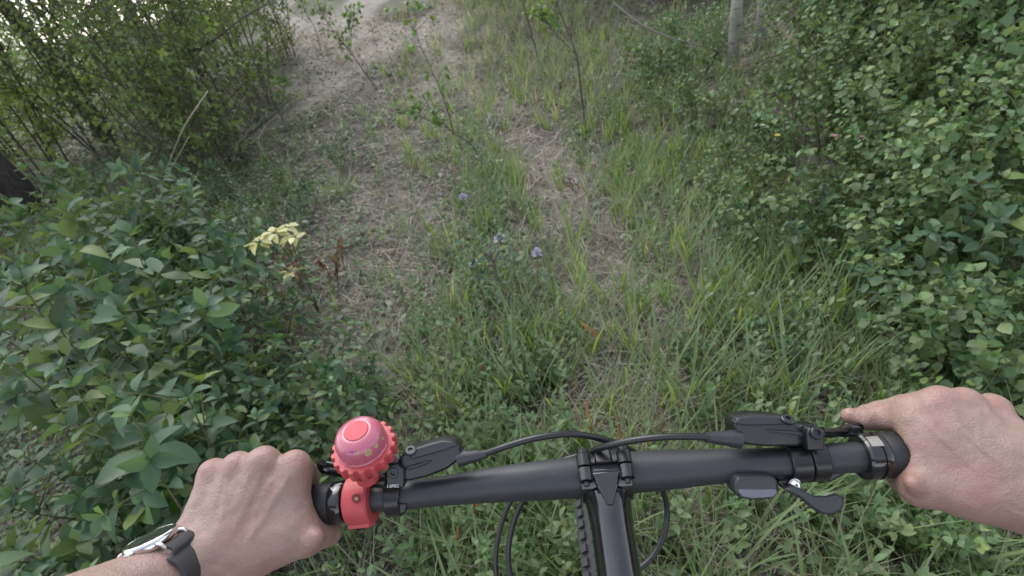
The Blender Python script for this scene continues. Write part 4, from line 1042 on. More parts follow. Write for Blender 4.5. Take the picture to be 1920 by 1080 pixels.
# ---- cables and hoses: lists of (px, py, depth)
def cable(name, pts, rad, mat=M_hose, parent=None):
    return B(MB().tube(catmull(A([P(*p) for p in pts]), 8), rad, 12), name, mat, parent)
cable('brake_hose', [(905, 852, .404), (940, 840, .400), (985, 826, .398), (1030, 817, .398), (1075, 814, .402), (1120, 821, .412), (1160, 834, .425), (1200, 856, .445), (1232, 895, .465), (1250, 950, .475), (1244, 1005, .475), (1218, 1050, .47), (1170, 1085, .465), (1120, 1120, .47)], .0026)
cable('brake_hose', [(1330, 820, .375), (1290, 818.5, .375), (1240, 819.5, .378), (1185, 826, .385), (1140, 836, .396), (1100, 850, .415), (1060, 870, .435), (1015, 900, .455), (980, 942, .47), (960, 990, .475), (953, 1040, .475), (960, 1090, .47), (985, 1150, .47)], .0026)
cable('shifter_cable', [(1400, 895, .405), (1330, 885, .43), (1230, 860, .46), (1120, 850, .48), (1040, 868, .49), (985, 905, .492), (954, 948, .49), (936, 1000, .485), (929, 1060, .48), (940, 1130, .48)], .0023)

# ---- helper: a solid with a pixel outline at a real distance, pushed back by its thickness, with a chamfered top
def slab(name, mat, parent, out, d0, th, inset=.0, top=None, bevel=.0012, seg=3, nrm_dir=None, **kw):
    "out: outline (px,py[,dd]); front face at depth d0 (may vary by vertex), back face th metres farther along nrm_dir"
    nd = F_ if nrm_dir is None else nrm_dir
    f = A([P(p[0], p[1], d0+(p[2] if len(p) > 2 else 0)) for p in out])
    return B(MB().prism(f+nd*th, f), name, mat, parent, bevel=bevel, seg=seg, **kw)
NUP = nrm(U_*.55-F_*.8)
def lathe_at(name, mat, parent, px, py, d, ax, prof, n=24): return B(MB().lathe(P(px, py, d), ax, prof, n), name, mat, parent)
# ================= left brake
lb = ring('brake_clamp', 739, .0153, .0125, M_blk, None)   # becomes the lever's base
lb.name = 'brake_lever'
slab('clamp_lug', M_blk, lb, [(724, 915), (725, 882), (730, 874), (745, 872), (757, 880), (758, 915)], .396, .012)
slab('lower_lug', M_blk, lb, [(727, 945), (728, 963), (740, 966), (761, 962), (762, 944)], .407, .010)
lathe_at('clamp_bolt', M_blk, lb, 738, 885.5, .3965, -F_, [(0, .0040), (.0016, .0040), (.0020, .0036), (.0020, .0020), (.0006, .0018), (.0006, .0001)])
lathe_at('bolt_washer', M_plas, lb, 738, 885.5, .3966, -F_, [(0, .0052), (.0006, .0052), (.0008, .0046), (.0008, .0001)])
lathe_at('adjuster', M_blk, lb, 740, 868, .405, nrm(U_*.9-F_*.4), [(-.006, .0050), (.004, .0050), (.005, .0042), (.005, .0001)])
slab('master_cylinder', M_blk, lb, [(752, 902), (749, 872), (752, 853), (762, 846), (800, 836), (829, 828), (853, 829), (863, 837), (865, 860), (840, 880), (800, 896), (768, 903)], .4005, .020, bevel=.0022)
slab('reservoir_cover', M_plas, lb, [(771, 863), (764, 850), (774, 843), (802, 834), (829, 827), (849, 829), (858, 836), (835, 845), (800, 855)], .3985, .008, bevel=.0014)
slab('reservoir_rib', M_blk, lb, [(756, 884), (764, 875), (800, 865), (812, 864), (798, 872), (772, 881)], .3992, .006, bevel=.0010)
lathe_at('reservoir_screw', M_plas, lb, 770, 846.5, .3985, nrm(U_*.8-F_*.6), [(0, .0044), (.0018, .0044), (.0024, .0038), (.0024, .0020), (.0010, .0018), (.0010, .0001)])
B(MB().tube(A([P(858, 862, .404), P(872, 858, .404), P(880, 857, .404), P(893, 854.5, .404), P(900, 853.5, .404), P(914, 850.5, .404)]), [.0062, .0058, .0050, .0048, .0040, .0030], 20, sq=1), 'hose_boot', M_plas, lb)
B(MB().tube(catmull(A([P(728, 893, .413), P(700, 896, .420), P(668, 893, .426), P(640, 887, .430), P(618, 883, .431), P(607, 880, .430), P(603, 873, .429), P(604, 867, .428)]), 5), .0032, 12, sq=1.4), 'lever_blade', M_gloss, lb)
slab('lever_plate', M_gloss, lb, [(604, 866), (606, 884), (640, 890), (680, 897), (715, 899), (722, 888), (690, 882), (650, 873), (612, 866)], .4305, .004, bevel=.0012)
# ================= right brake
rb = ring('brake_lever', 1530, .0150, .0118, M_blk, None)
slab('clamp_lug', M_blk, rb, [(1515, 845), (1513, 812), (1519, 803), (1538, 802), (1546, 812), (1547, 845)], .3715, .012)
lathe_at('clamp_bolt', M_blk, rb, 1530, 812.5, .3715, nrm(-F_+.4*U_), [(0, .0045), (.0018, .0045), (.0024, .0040), (.0024, .0022), (.0010, .0020), (.0010, .0001)])
slab('master_cylinder', M_blk, rb, [(1377, 797), (1384, 785), (1416, 780), (1468, 783), (1492, 790), (1510, 806), (1512, 832), (1495, 838), (1440, 839), (1400, 835), (1381, 825)], .378, .020, bevel=.0022)
slab('reservoir_cover', M_plas, rb, [(1377, 795), (1384, 784.5), (1416, 779), (1469, 782), (1490, 788), (1497, 796), (1450, 798), (1400, 799)], .3762, .008, bevel=.0013)
slab('reservoir_rib', M_plas, rb, [(1436, 806), (1446, 811), (1490, 816), (1512, 822), (1508, 812), (1480, 808)], .3768, .005, bevel=.0008)
lathe_at('reservoir_screw', M_blk, rb, 1476, 788, .3762, nrm(U_*.8-F_*.6), [(0, .0046), (.0018, .0046), (.0024, .0038), (.0024, .0020), (.0010, .0018), (.0010, .0001)])
B(MB().tube(A([P(1386, 824, .379), P(1368, 822, .378), P(1362, 822, .378), P(1345, 821, .377), P(1340, 820.5, .377), P(1322, 820, .376)]), [.0066, .0062, .0054, .0050, .0046, .0034], 20), 'hose_boot', M_plas, rb)
slab('pivot_arm', M_blk, rb, [(1490, 805), (1505, 796), (1530, 796), (1545, 806), (1552, 818), (1520, 826), (1500, 822)], .379, .012, bevel=.0015)
B(MB().tube(catmull(A([P(1538, 810, .388), P(1560, 812, .392), P(1580, 808, .396), P(1600, 801, .400), P(1630, 799, .405), P(1665, 801, .410), P(1705, 806, .415), P(1740, 812, .419)]), 5), [.0030]*36, 12, sq=1.5), 'lever_blade', M_gloss, rb)
slab('lever_hook', M_gloss, rb, [(1540, 806), (1572, 808), (1590, 797), (1616, 800), (1622, 812), (1596, 820), (1566, 821), (1541, 817)], .3945, .005, bevel=.0015)
# ================= shifter
sh = ring('shifter', 1495, .0150, .0145, M_blk, None)
slab('shifter_body', M_blk, sh, [(1455, 884), (1460, 905), (1500, 908), (1530, 906), (1560, 905), (1582, 894), (1588, 884), (1540, 878), (1490, 880)], .384, .018, bevel=.003)
pod = slab('gear_display', M_plas, sh, [(1379, 908), (1384, 897), (1410, 893), (1448, 893), (1460, 902), (1463, 925), (1452, 936), (1410, 939), (1386, 935), (1378, 925)], .377, .017, bevel=.0035)
slab('display_window', M_lens, sh, [(1385, 921), (1388, 917.5), (1420, 918.5), (1456, 917.5), (1459, 925), (1450, 933), (1412, 935.5), (1391, 932)], .3763, .003, bevel=.0010)
lathe_at('cable_bolt', M_silver, sh, 1489, 908, .3795, -F_, [(0, .0036), (.0022, .0036), (.0028, .0030), (.0028, .0016), (.0012, .0014), (.0012, .0001)], 6)
lathe_at('cable_washer', M_silver, sh, 1489, 908, .380, -F_, [(0, .0046), (.0010, .0046), (.0013, .004), (.0013, .0001)])
slab('shifter_link', M_blk, sh, [(1458, 905), (1470, 918), (1482, 924), (1500, 925), (1498, 908), (1475, 900)], .381, .010, bevel=.002)
slab('thumb_paddle', M_plas, sh, [(1472, 919), (1490, 913), (1509, 922), (1530, 933), (1554, 934), (1572, 929), (1584, 934), (1586, 946), (1578, 960), (1563, 967), (1545, 967.5), (1525, 956), (1503, 937), (1486, 928)], .371, .006, bevel=.0025, seg=4)
# printed mark on the left clamp: small white lettering
def text_obj(s, px, py, d, size, parent, name, rot=0, lift=.0002, mat=M_white):
    cu = bpy.data.curves.new('lettering', 'FONT'); cu.body = s; cu.size = size; cu.align_x = 'CENTER'; cu.align_y = 'CENTER'; cu.extrude = .00012; cu.resolution_u = 2
    tmp = bpy.data.objects.new('lettering', cu); COL.objects.link(tmp); dg = bpy.context.evaluated_depsgraph_get(); me = bpy.data.meshes.new_from_object(tmp.evaluated_get(dg)); bpy.data.objects.remove(tmp)
    X = R_*math.cos(rot)+U_*math.sin(rot); Y = -R_*math.sin(rot)+U_*math.cos(rot); o_ = P(px, py, d)
    for v in me.vertices:
        q = o_+X*v.co[0]+Y*v.co[1]-F_*(v.co[2]+lift)-ORG; v.co = q
    me.materials.clear(); me.materials.append(mat); link(name, me, parent)
text_obj('I-SPEC', 737, 911.5, .4030-.0006-.0065-.0005, .0034, lb, 'lettering', .06)
# worn dotted lettering round the left grip end
patch_m = simple('worn_grip_print', (.09, .09, .095), .6)

# ================= bell
bax = nrm(R_*-.11+U_*.78-F_*.61)            # the bell's axis, leaning away from the bar
bref = nrm(R_-bax*R_.dot(bax)); BB = P(681, 835, .393)
cl = ring('bell', 675, .0200, .0200, M_coral, None, .0015, 44)
bell = cl
def bl(name, mat, prof, n=48, mod=None, o_=None): return B(MB().lathe(BB if o_ is None else o_, bax, prof, n, ref=bref, mod=mod), name, mat, bell)
teeth = lambda i, t, r_: r_*(1+.050*math.tanh(3.2*math.cos(18*t))) if r_ > .0205 else r_
bl('ringer_wheel', M_coral, [(-.0110, .014), (-.0110, .0225), (-.0095, .0236), (-.0020, .0238), (.0000, .0232), (.0004, .0200)], 18*14, teeth)
dome = bl('dome', M_dome, [(-.0006, .0192), (.0010, .0193), (.0018, .0187), (.0040, .0190), (.0080, .0189), (.0115, .0181), (.0145, .0165), (.0166, .0141), (.0178, .0115), (.0183, .0099), (.0183, .0090)], 64)
B(MB().lathe(BB, bax, [(.0176, .0094), (.0186, .0093), (.0192, .0087), (.0193, .0001)], 48, ref=bref), 'button', M_btn, bell)
# two-piece band: squared lower flange with a seam, screw hole
a, ax = barat(674); dn = nrm(-U_+R_*.0); dn = nrm(dn-ax*dn.dot(ax)); sd_ = nrm(np.cross(ax, dn))
B(MB().box(a+dn*.0130-F_*.005, (ax, dn, sd_), (.0092, .0050, .0085)), 'lower_flange', M_coral, bell, bevel=.0010)
B(MB().box(a+dn*.0176-F_*.002, (ax, dn, sd_), (.0096, .0018, .0070)), 'flange_lip', M_coral, bell, bevel=.0008)
B(MB().lathe(P(684, 880, .398), bax, [(-.010, .0095), (-.002, .0090), (.002, .012)], 24), 'bell_post', M_coral, bell)
hp = P(669, 934, .4003)
M_hole = simple('screw_hole_inside', (.16, .02, .03), .7)
B(MB().lathe(hp, -F_, [(-.006, .0034), (.0003, .0034), (.0006, .0038), (.0002, .0044)], 24), 'screw_hole_rim', M_coral, bell)
B(MB().lathe(hp-F_*.0002, -F_, [(0, .0033), (.0007, .0033), (.0007, .0001)], 24), 'screw_hole', M_hole, bell)
B(MB().lathe(hp-F_*.0009, -F_, [(0, .0018), (.0003, .0016), (.0003, .0001)], 6), 'screw', simple('brass_screw', (.3, .2, .1), .4, metal=1), bell)
# flowers printed on the dome
def decal(px, py, kind, s, mat):
    d0 = P(px, py, .3)-CP; d0 = nrm(d0)
    from mathutils.bvhtree import BVHTree
    bv = BVHTree.FromPolygons([Vector(v.co) for v in dome.data.vertices], [list(q.vertices) for q in dome.data.polygons])
    hit, nn_, _, _ = bv.ray_cast(Vector(CP-ORG), Vector(d0))
    if hit is None: return
    p = A(hit)+ORG; nn_ = A(nn_); nn_ = nn_ if nn_.dot(d0) < 0 else -nn_; u = nrm(np.cross(bax, nn_)); v = np.cross(nn_, u)
    m = MB()
    if kind == 'flower':
        for k in range(6):
            a_ = k*math.pi/3; c_ = p+(u*math.cos(a_)+v*math.sin(a_))*s*.62; m.lathe(c_, nn_, [(-.0002, s*.30), (.00018, s*.30), (.00018, .00001)], 10)
        m.lathe(p, nn_, [(-.0002, s*.22), (.00022, s*.22), (.00022, .00001)], 10)
    else:
        for k in range(3):
            a_ = k*2.094+.5; c_ = p+(u*math.cos(a_)+v*math.sin(a_))*s*.5; m.lathe(c_, nn_, [(-.0002, s*.45), (.00018, s*.45), (.00018, .00001)], 8)
    B(m, 'flower_decal', mat, bell)
decal(691, 849, 'flower', .0030, M_decal); decal(706, 836.5, 'dot', .0020, M_decal); decal(671, 850, 'dot', .0014, M_decal); decal(660, 848, 'dot', .0014, M_decal2); decal(718, 822, 'dot', .0014, M_decal)

# ------------------------------------------------------------------ the rider: hands and forearms as one continuous skin surface each
def capd(Q, a, b, ra, rb):
    a, b = A(a, np.float32), A(b, np.float32); ba = b-a; L2 = float(ba@ba)+1e-12
    t = np.clip(((Q-a)@ba)/L2, 0, 1); return np.linalg.norm(Q-a-t[:, None]*ba, axis=1)-(ra+(rb-ra)*t)
def elld(Q, c, X, Y, Z, r):
    q = np.stack([(Q-A(c, np.float32))@A(e, np.float32)/s for e, s in zip((X, Y, Z), r)], 1); k = np.linalg.norm(q, axis=1)
    return (k-1)*min(r)
def smin(a, b, k):
    h = np.clip(.5+.5*(b-a)/k, 0, 1); return b*(1-h)+a*h-k*h*(1-h)
def smax(a, b, k): return -smin(-a, -b, k)
def nets(f, o, h):
    nx, ny, nz = f.shape; s = f < 0
    c = [s[i:nx-1+i, j:ny-1+j, k:nz-1+k] for i in (0, 1) for j in (0, 1) for k in (0, 1)]
    tot = sum(x.astype(np.int8) for x in c); act = (tot > 0) & (tot < 8)
    idx = -np.ones(act.shape, np.int64); ii = np.argwhere(act); idx[act] = np.arange(len(ii))
    S = np.zeros((len(ii), 3)); C = np.zeros(len(ii)); cv = A([(i, j, k) for i in (0, 1) for j in (0, 1) for k in (0, 1)])
    val = [f[ii[:, 0]+v[0], ii[:, 1]+v[1], ii[:, 2]+v[2]] for v in cv]
    for a in range(8):
        for b in range(a+1, 8):
            if np.abs(cv[a]-cv[b]).sum() != 1: continue
            va, vb = val[a], val[b]; m = (va < 0) != (vb < 0); t = np.where(m, va/(va-vb+1e-20), 0)
            S += np.where(m[:, None], cv[a]+(cv[b]-cv[a])*t[:, None], 0); C += m
    V = o+(ii+S/C[:, None])*h
    Fs = []
    for ax in range(3):
        sl0 = [slice(1, -1)]*3; sl1 = [slice(1, -1)]*3; sl0[ax] = slice(0, f.shape[ax]-1); sl1[ax] = slice(1, f.shape[ax])
        s0, s1 = s[tuple(sl0)], s[tuple(sl1)]; e = np.argwhere(s0 != s1); inside = s0[s0 != s1]
        off = A([1, 1, 1]); off[ax] = 0; e = e+off; u, v = (ax+1) % 3, (ax+2) % 3
        def g(du, dv): q = e.copy(); q[:, u] -= du; q[:, v] -= dv; return idx[q[:, 0], q[:, 1], q[:, 2]]
        qd = np.stack([g(1, 1), g(0, 1), g(0, 0), g(1, 0)], 1); qd[~inside] = qd[~inside][:, ::-1]; Fs.append(qd)
    return V, np.vstack(Fs)
def hand(fing, meta, palm, extra, fore, lo, hi, h, gp, gr=.0158, lines=()):
    "everything in camera-aligned metres"
    n = np.ceil((A(hi)-A(lo))/h).astype(int)+1
    gx, gy, gz = [np.float32(lo[i])+np.arange(n[i], dtype=np.float32)*np.float32(h) for i in range(3)]
    Q = np.stack(np.meshgrid(gx, gy, gz, indexing='ij'), -1).reshape(-1, 3)
    D = None
    for a, b, ra, rb in fore: x = capd(Q, a, b, ra, rb); D = x if D is None else smin(D, x, .014)
    body = None
    for a, b, ra, rb in palm: x = capd(Q, a, b, ra, rb); body = x if body is None else smin(body, x, .012)
    mt = None
    for a, b, ra, rb in meta: x = capd(Q, a, b, ra, rb); mt = x if mt is None else smin(mt, x, .0065)
    body = smin(body, mt, .008); D = smin(D, body, .016)
    fg = None
    for ch in fing:
        one = None
        for (a, ra), (b, rb) in zip(ch[:-1], ch[1:]): x = capd(Q, a, b, ra, rb); one = x if one is None else smin(one, x, .0022)
        fg = one if fg is None else smin(fg, one, .0018)
    D = smin(D, fg, .0055)
    for a, b, ra, rb, k in extra: D = smin(D, capd(Q, a, b, ra, rb), k)
    # veins, tendons and creases raised or sunk along lines over the back of the hand
    near_ = np.abs(D) < .006; Qn = Q[near_]; pr = Qn[:, :2]/Qn[:, 2:3]; dd_ = np.zeros(len(Qn), np.float32)
    for pts, amp, sig in lines:
        pts = [((p[0]-960)/FPX, (540-p[1])/FPX) for p in pts]; n_ = len(pts)-1; best = np.full(len(Qn), 9., np.float32); tt_ = np.zeros(len(Qn), np.float32)
        for i, (a, b) in enumerate(zip(pts[:-1], pts[1:])):
            a, b = A(a, np.float32), A(b, np.float32); e = b-a; t = np.clip(((pr-a)@e)/(e@e), 0, 1); q = np.linalg.norm(pr-a-t[:, None]*e, axis=1)
            m_ = q < best; best = np.where(m_, q, best); tt_ = np.where(m_, (i+t)/n_, tt_)
        wgt = np.clip(np.minimum(tt_, 1-tt_)*5, 0, 1); dd_ += amp*wgt*np.exp(-(best*Qn[:, 2]/sig)**2)
    D[near_] -= dd_*(Qn[:, 2] < .435)
    # faint unevenness of real skin
    D = D+.00022*np.sin(Q[:, 0]*310+2*np.sin(Q[:, 1]*170))*np.sin(Q[:, 1]*270+Q[:, 2]*200)
    for a, b in zip(gp[:-1], gp[1:]): D = smax(D, -capd(Q, a, b, gr, gr), .0012)
    V, Fc = nets(D.reshape(n), A(lo, float), h)
    return V, Fc
def chain(*pts): return [(cs(x, y, d), r) for x, y, d, r in pts]
def seg(p, q): return (cs(*p[:3]), cs(*q[:3]), p[3], q[3])
linL = [([(470, 1030), (478, 960), (500, 915), (522, 880)], .0007, .0013), ([(478, 960), (458, 915), (468, 880)], .0006, .0012), ([(420, 1015), (415, 950), (428, 900), (422, 875)], .0006, .0012), ([(500, 915), (525, 930), (560, 960)], .0005, .0012),
        ([(550, 880), (500, 960), (455, 1030)], .0011, .0026), ([(494, 880), (460, 950), (425, 1020)], .0010, .0025), ([(446, 885), (420, 950), (398, 1020)], .0008, .0024),
        ([(545, 990), (560, 1010), (565, 1035)], -.0006, .0011), ([(575, 985), (585, 1000), (600, 1000)], -.0004, .0009), ([(380, 1050), (420, 1065), (450, 1078)], -.0006, .0012)]
linR = [([(1900, 890), (1835, 835), (1795, 795), (1786, 760)], .0007, .0013), ([(1835, 835), (1838, 795), (1832, 765)], .0006, .0012), ([(1860, 900), (1795, 855), (1752, 800), (1738, 770)], .0006, .0012),
        ([(1718, 775), (1770, 825), (1825, 870)], .0010, .0025), ([(1764, 762), (1810, 810), (1855, 855)], .0010, .0024), ([(1808, 765), (1845, 805), (1880, 845)], .0008, .0023),
        ([(1652, 762), (1655, 783), (1652, 803)], -.0005, .0008), ([(1661, 762), (1664, 783), (1661, 803)], -.0004, .0008), ([(1644, 764), (1646, 783), (1644, 803)], -.0004, .0007), ([(1614, 768), (1616, 784), (1614, 798)], -.0004, .0007),
        ([(1708, 885), (1722, 900), (1735, 925)], -.0005, .0011), ([(1880, 940), (1905, 955), (1930, 965)], -.0006, .0012)]
FL = A([-.50, .0, -.866]); FL = FL/np.linalg.norm(FL)
FR = A([.78, -.30, -.46]); FR = FR/np.linalg.norm(FR)
# ---- left hand
wl = cs(352, 1060, .380)
fingL = [chain((552, 874, .408, .0117), (577, 893, .443, .0100), (577, 928, .450, .0088), (560, 955, .444, .0078)),
         chain((494, 870, .405, .0128), (500, 905, .450, .0104), (505, 955, .455, .0092), (505, 1000, .445, .0080)),
         chain((446, 877, .407, .0118), (450, 912, .452, .0098), (455, 960, .457, .0088), (460, 1000, .447, .0078)),
         chain((401, 888, .408, .0108), (405, 925, .450, .0088), (412, 965, .455, .0080), (420, 1000, .448, .0070))]
metaL = [seg((552, 875, .407, .0116), (452, 1015, .388, .0125)), seg((494, 871, .404, .0126), (424, 1010, .385, .0130)),
         seg((446, 878, .406, .0115), (396, 1010, .386, .0130)), seg((401, 889, .407, .0106), (368, 1000, .388, .0135))]
palmL = [seg((500, 920, .405, .0150), (430, 1010, .395, .0190)), seg((440, 920, .408, .0140), (385, 1000, .398, .0180)), seg((430, 1010, .395, .0190), (365, 1050, .388, .0220)), seg((385, 1010, .398, .0180), (350, 1050, .388, .0210)),
         seg((535, 915, .404, .0120), (520, 985, .397, .0155)), seg((470, 1010, .394, .018), (400, 1060, .388, .020))]
extraL = [(cs(440, 1048, .389), cs(577, 1010, .398), .0165, .0122, .012), (cs(577, 1010, .398), cs(616, 998, .424), .0122, .0102, .004), (cs(616, 998, .424), cs(606, 975, .447), .0102, .0085, .003),
          (cs(556, 893, .405), cs(563, 985, .399), .0085, .0100, .012), (cs(546, 985, .398), cs(480, 1030, .392), .013, .016, .012),
          (cs(592, 1006, .389), cs(586, 1012, .389), .006, .006, .006)]
wd = A([.48, 0, -.85])
SL = A([.82, .35, -.47])
foreL = [(wl+SL*.0085, wl+FL*.18+SL*.009, .0190, .030), (wl-SL*.0085, wl+FL*.18-SL*.009, .0190, .030)]
gL = [cs(626, 942, .4228), cs(590, 946, .4235), cs(470, 957, .427), cs(340, 970, .430)]
VL, QL = hand(fingL, metaL, palmL, extraL, foreL, (-.385, -.275, .185), (-.125, -.105, .478), .00115, gL, lines=linL)
# ---- right hand
wr = cs(1932, 905, .354)
fingR = [chain((1716, 768, .386, .0113), (1655, 783, .402, .0096), (1616, 785, .4055, .0084), (1593, 780, .407, .0062)),
         chain((1762, 757, .380, .0124), (1696, 764, .410, .0100), (1652, 772, .424, .0088), (1625, 775, .429, .0074)),
         chain((1808, 758, .378, .0115), (1800, 795, .417, .0097), (1798, 845, .421, .0087), (1790, 885, .408, .0078)),
         chain((1860, 768, .379, .0107), (1853, 805, .414, .0088), (1850, 845, .419, .0080), (1840, 880, .410, .0070))]
metaR = [seg((1716, 769, .385, .0112), (1836, 868, .360, .0125)), seg((1762, 758, .379, .0122), (1856, 850, .357, .0130)),
         seg((1808, 759, .377, .0113), (1878, 840, .357, .0130)), seg((1860, 769, .378, .0106), (1905, 835, .360, .0130))]
palmR = [seg((1760, 820, .375, .0140), (1840, 880, .366, .0190)), seg((1810, 820, .376, .0140), (1880, 870, .368, .0180)), seg((1840, 880, .366, .0190), (1915, 905, .360, .0240)),
         seg((1745, 830, .373, .0120), (1790, 890, .366, .0170)), seg((1830, 915, .364, .020), (1900, 925, .360, .0225))]
extraR = [(cs(1835, 925, .362), cs(1724, 915, .368), .0170, .0125, .012), (cs(1724, 915, .368), cs(1694, 898, .387), .0125, .0102, .004), (cs(1694, 898, .387), cs(1692, 872, .412), .0102, .0085, .003),
          (cs(1716, 795, .380), cs(1733, 893, .369), .0105, .0110, .012), (cs(1712, 905, .3585), cs(1716, 911, .3585), .0055, .0055, .006),]
foreR = [(wr+A([0, .009, 0]), wr+FR*.15+A([0, .010, 0]), .0225, .029), (wr-A([0, .009, 0]), wr+FR*.15-A([0, .010, 0]), .0225, .029)]
gR = [cs(1652, 853.5, .386), cs(1690, 852, .385), cs(1830, 845, .381), cs(1985, 837, .3765)]
VR, QR = hand(fingR, metaR, palmR, extraR, foreR, (.235, -.285, .255), (.522, -.055, .452), .00115, gR, lines=linR)
def skin_mat():
    m, n, o = mat_new('skin'); p = n.nodes.new('ShaderNodeBsdfPrincipled'); n.links.new(p.outputs[0], o.inputs[0])
    f1 = noise(n, 28, 5, .6); f2 = noise(n, 160, 4, .7)
    c = ramp(n, [(.25, (.25, .165, .135)), (.5, (.29, .205, .17)), (.75, (.335, .248, .21))], f1)
    c = mixc(n, c, ramp(n, [(.35, (.88, .8, .78)), (.65, (1.06, 1.06, 1.06))], f2), .6, 'MULTIPLY')
    ar = n.nodes.new('ShaderNodeAttribute'); ar.attribute_name = 'red'
    blot = ramp(n, [(.42, (0, 0, 0)), (.7, (.4, .4, .4))], noise(n, 45, 4, .6)); mxx = n.nodes.new('ShaderNodeMath'); mxx.operation = 'MULTIPLY_ADD'; mxx.inputs[1].default_value = .32
    n.links.new(ar.outputs['Fac'], mxx.inputs[0]); n.links.new(blot, mxx.inputs[2]); mxx.use_clamp = True
    c = mixc(n, c, (.33, .165, .14), mxx.outputs[0])
    n.links.new(c, p.inputs['Base Color']); p.inputs['Roughness'].default_value = .47; p.inputs['Specular IOR Level'].default_value = .45
    p.inputs['Subsurface Weight'].default_value = .35; p.inputs['Subsurface Radius'].default_value = (.9, .35, .2); p.inputs['Subsurface Scale'].default_value = .006
    tc = n.nodes.new('ShaderNodeTexCoord'); v = n.nodes.new('ShaderNodeTexVoronoi'); v.inputs['Scale'].default_value = 700; n.links.new(tc.outputs['Object'], v.inputs['Vector'])
    b1 = n.nodes.new('ShaderNodeBump'); b1.inputs['Strength'].default_value = .5; b1.inputs['Distance'].default_value = .0006; n.links.new(v.outputs['Distance'], b1.inputs['Height'])
    b2 = n.nodes.new('ShaderNodeBump'); b2.inputs['Strength'].default_value = .7; b2.inputs['Distance'].default_value = .0018; n.links.new(noise(n, 75, 5, .65, dist=.5), b2.inputs['Height']); n.links.new(b1.outputs[0], b2.inputs['Normal'])
    n.links.new(b2.outputs[0], p.inputs['Normal']); return m
M_skin = skin_mat()
PO = A([0, -.35, 0.0]); PO[2] = float(hgt(0, -.35))
person = thing('person', 'rider gripping the handlebar, only bare hands and forearms in view', 'person', tuple(PO))
# the upper arms carry on from the forearms, out of the picture, each capped inside its sleeve
def arm_ext(w, Fd, sgn):
    e = w+Fd*.27; ew = c2w(e)[0]; sh_ = A([sgn*.25, -.28, 1.36])
    a0 = c2w(w+Fd*.10)[0]
    pts = catmull(A([a0, c2w(w+Fd*.18)[0], ew, (ew+sh_)/2, sh_]), 8); rd = np.interp(np.linspace(0, 4, len(pts)), [0, 1, 2, 3, 4], [.026, .0365, .040, .046, .05])
    return pts, rd, (ew+sh_)/2, sh_
import bmesh
sleeves = []
for w, Fd, sg, VH, QH in ((wl, FL, -1, VL, QL), (wr, FR, 1, VR, QR)):
    mbp = MB(); pts, rd, m_, s_ = arm_ext(w, Fd, sg); mbp.tube(pts, rd, 32); sleeves.append((m_, s_))
    V = np.vstack([c2w(VH), mbp.V[0]])-PO
    me = mesh_np('arm', V, [QH]+[A(f)+len(VH) for f in mbp.F.values()]); me.materials.append(M_skin)
    red = np.zeros(len(V))
    for kx, ky, kd, kr in ([(552, 862, .40, .010), (494, 856, .40, .011), (446, 864, .40, .010), (401, 876, .40, .010), (585, 885, .435, .014), (594, 1006, .39, .016), (470, 1060, .375, .03), (590, 1030, .40, .014)] if sg < 0 else
                           [(1716, 757, .378, .010), (1762, 745, .37, .011), (1808, 746, .37, .010), (1860, 756, .37, .010), (1592, 780, .402, .012), (1655, 778, .395, .009), (1710, 908, .36, .015), (1830, 940, .35, .03), (1700, 935, .365, .016)]):
        red = np.maximum(red, np.exp(-(np.linalg.norm(V+PO-P(kx, ky, kd), axis=1)/kr)**2))
    at_ = me.attributes.new('red', 'FLOAT', 'POINT'); at_.data.foreach_set('value', red.astype(np.float32))
    b_ = bmesh.new(); b_.from_mesh(me); bmesh.ops.recalc_face_normals(b_, faces=b_.faces); b_.to_mesh(me); b_.free()
    arm = link('arm', me, person)
    md = arm.modifiers.new('smooth', 'SMOOTH'); md.factor = .5; md.iterations = 3
M_shirt = simple('grey_cotton', (.12, .13, .15), .9, bs=.5, bscale=900, var=.15, vscale=30)
for m_, s_ in sleeves:
    q = MB().tube(catmull(A([m_, m_*.5+s_*.5, s_]), 5), [.054, .056, .058, .06, .061, .062, .062, .062, .062, .062, .06], 24)
    q.build('sleeve', M_shirt, person, origin=PO)
# fingernail on the right index fingertip, seen almost edge on
M_nail = simple('fingernail', (.42, .28, .245), .4)
nl = MB().lathe(P(1597, 770.5, .4045), nrm(U_*.85-F_*.5), [(0, .0036), (.0003, .0034), (.0005, .0001)], 20, mod=None); nl.build('fingernail', M_nail, person, origin=PO, bevel=.0002)
# fine hairs on the forearm and the back of the hand
def hairs(cen, n, wdir, seed):
    r = rs(seed)
    from mathutils.bvhtree import BVHTree
    return None

# ------------------------------------------------------------------ wristwatch
M_strap = simple('dark_grey_silicone', (.035, .034, .036), .6, bs=.15, bscale=900)
M_steel = simple('polished_steel', (.62, .6, .58), .14, metal=1)
M_glass = simple('dark_watch_face', (.02, .024, .024), .06, coat=1)
WC = cs(284, 1014, .366)                    # centre of the case
nD = A([-.32, .94, -.02]); nD = nD/np.linalg.norm(nD); fD = FL-nD*(FL@nD); fD = fD/np.linalg.norm(fD); sD = np.cross(fD, nD); sD = sD if sD[0] > 0 else -sD
rot_ = math.radians(20); sD, fD = sD*math.cos(rot_)-fD*math.sin(rot_), fD*math.cos(rot_)+sD*math.sin(rot_)
if sD[0] < 0: sD = -sD                         # towards the right of the picture, round the wrist
toW = lambda v: v[0]*R_+v[1]*U_+v[2]*F_
wN, wF, wS = toW(nD), toW(fD), toW(sD); WCW = c2w(WC)[0]
WO = WCW.copy(); watch = thing('wristwatch', 'round steel wristwatch with a dark grey strap on the left wrist', 'watch', tuple(WO))
def wb(mb, name, mat, **kw): return mb.build(name, mat, watch, origin=WO, **kw)
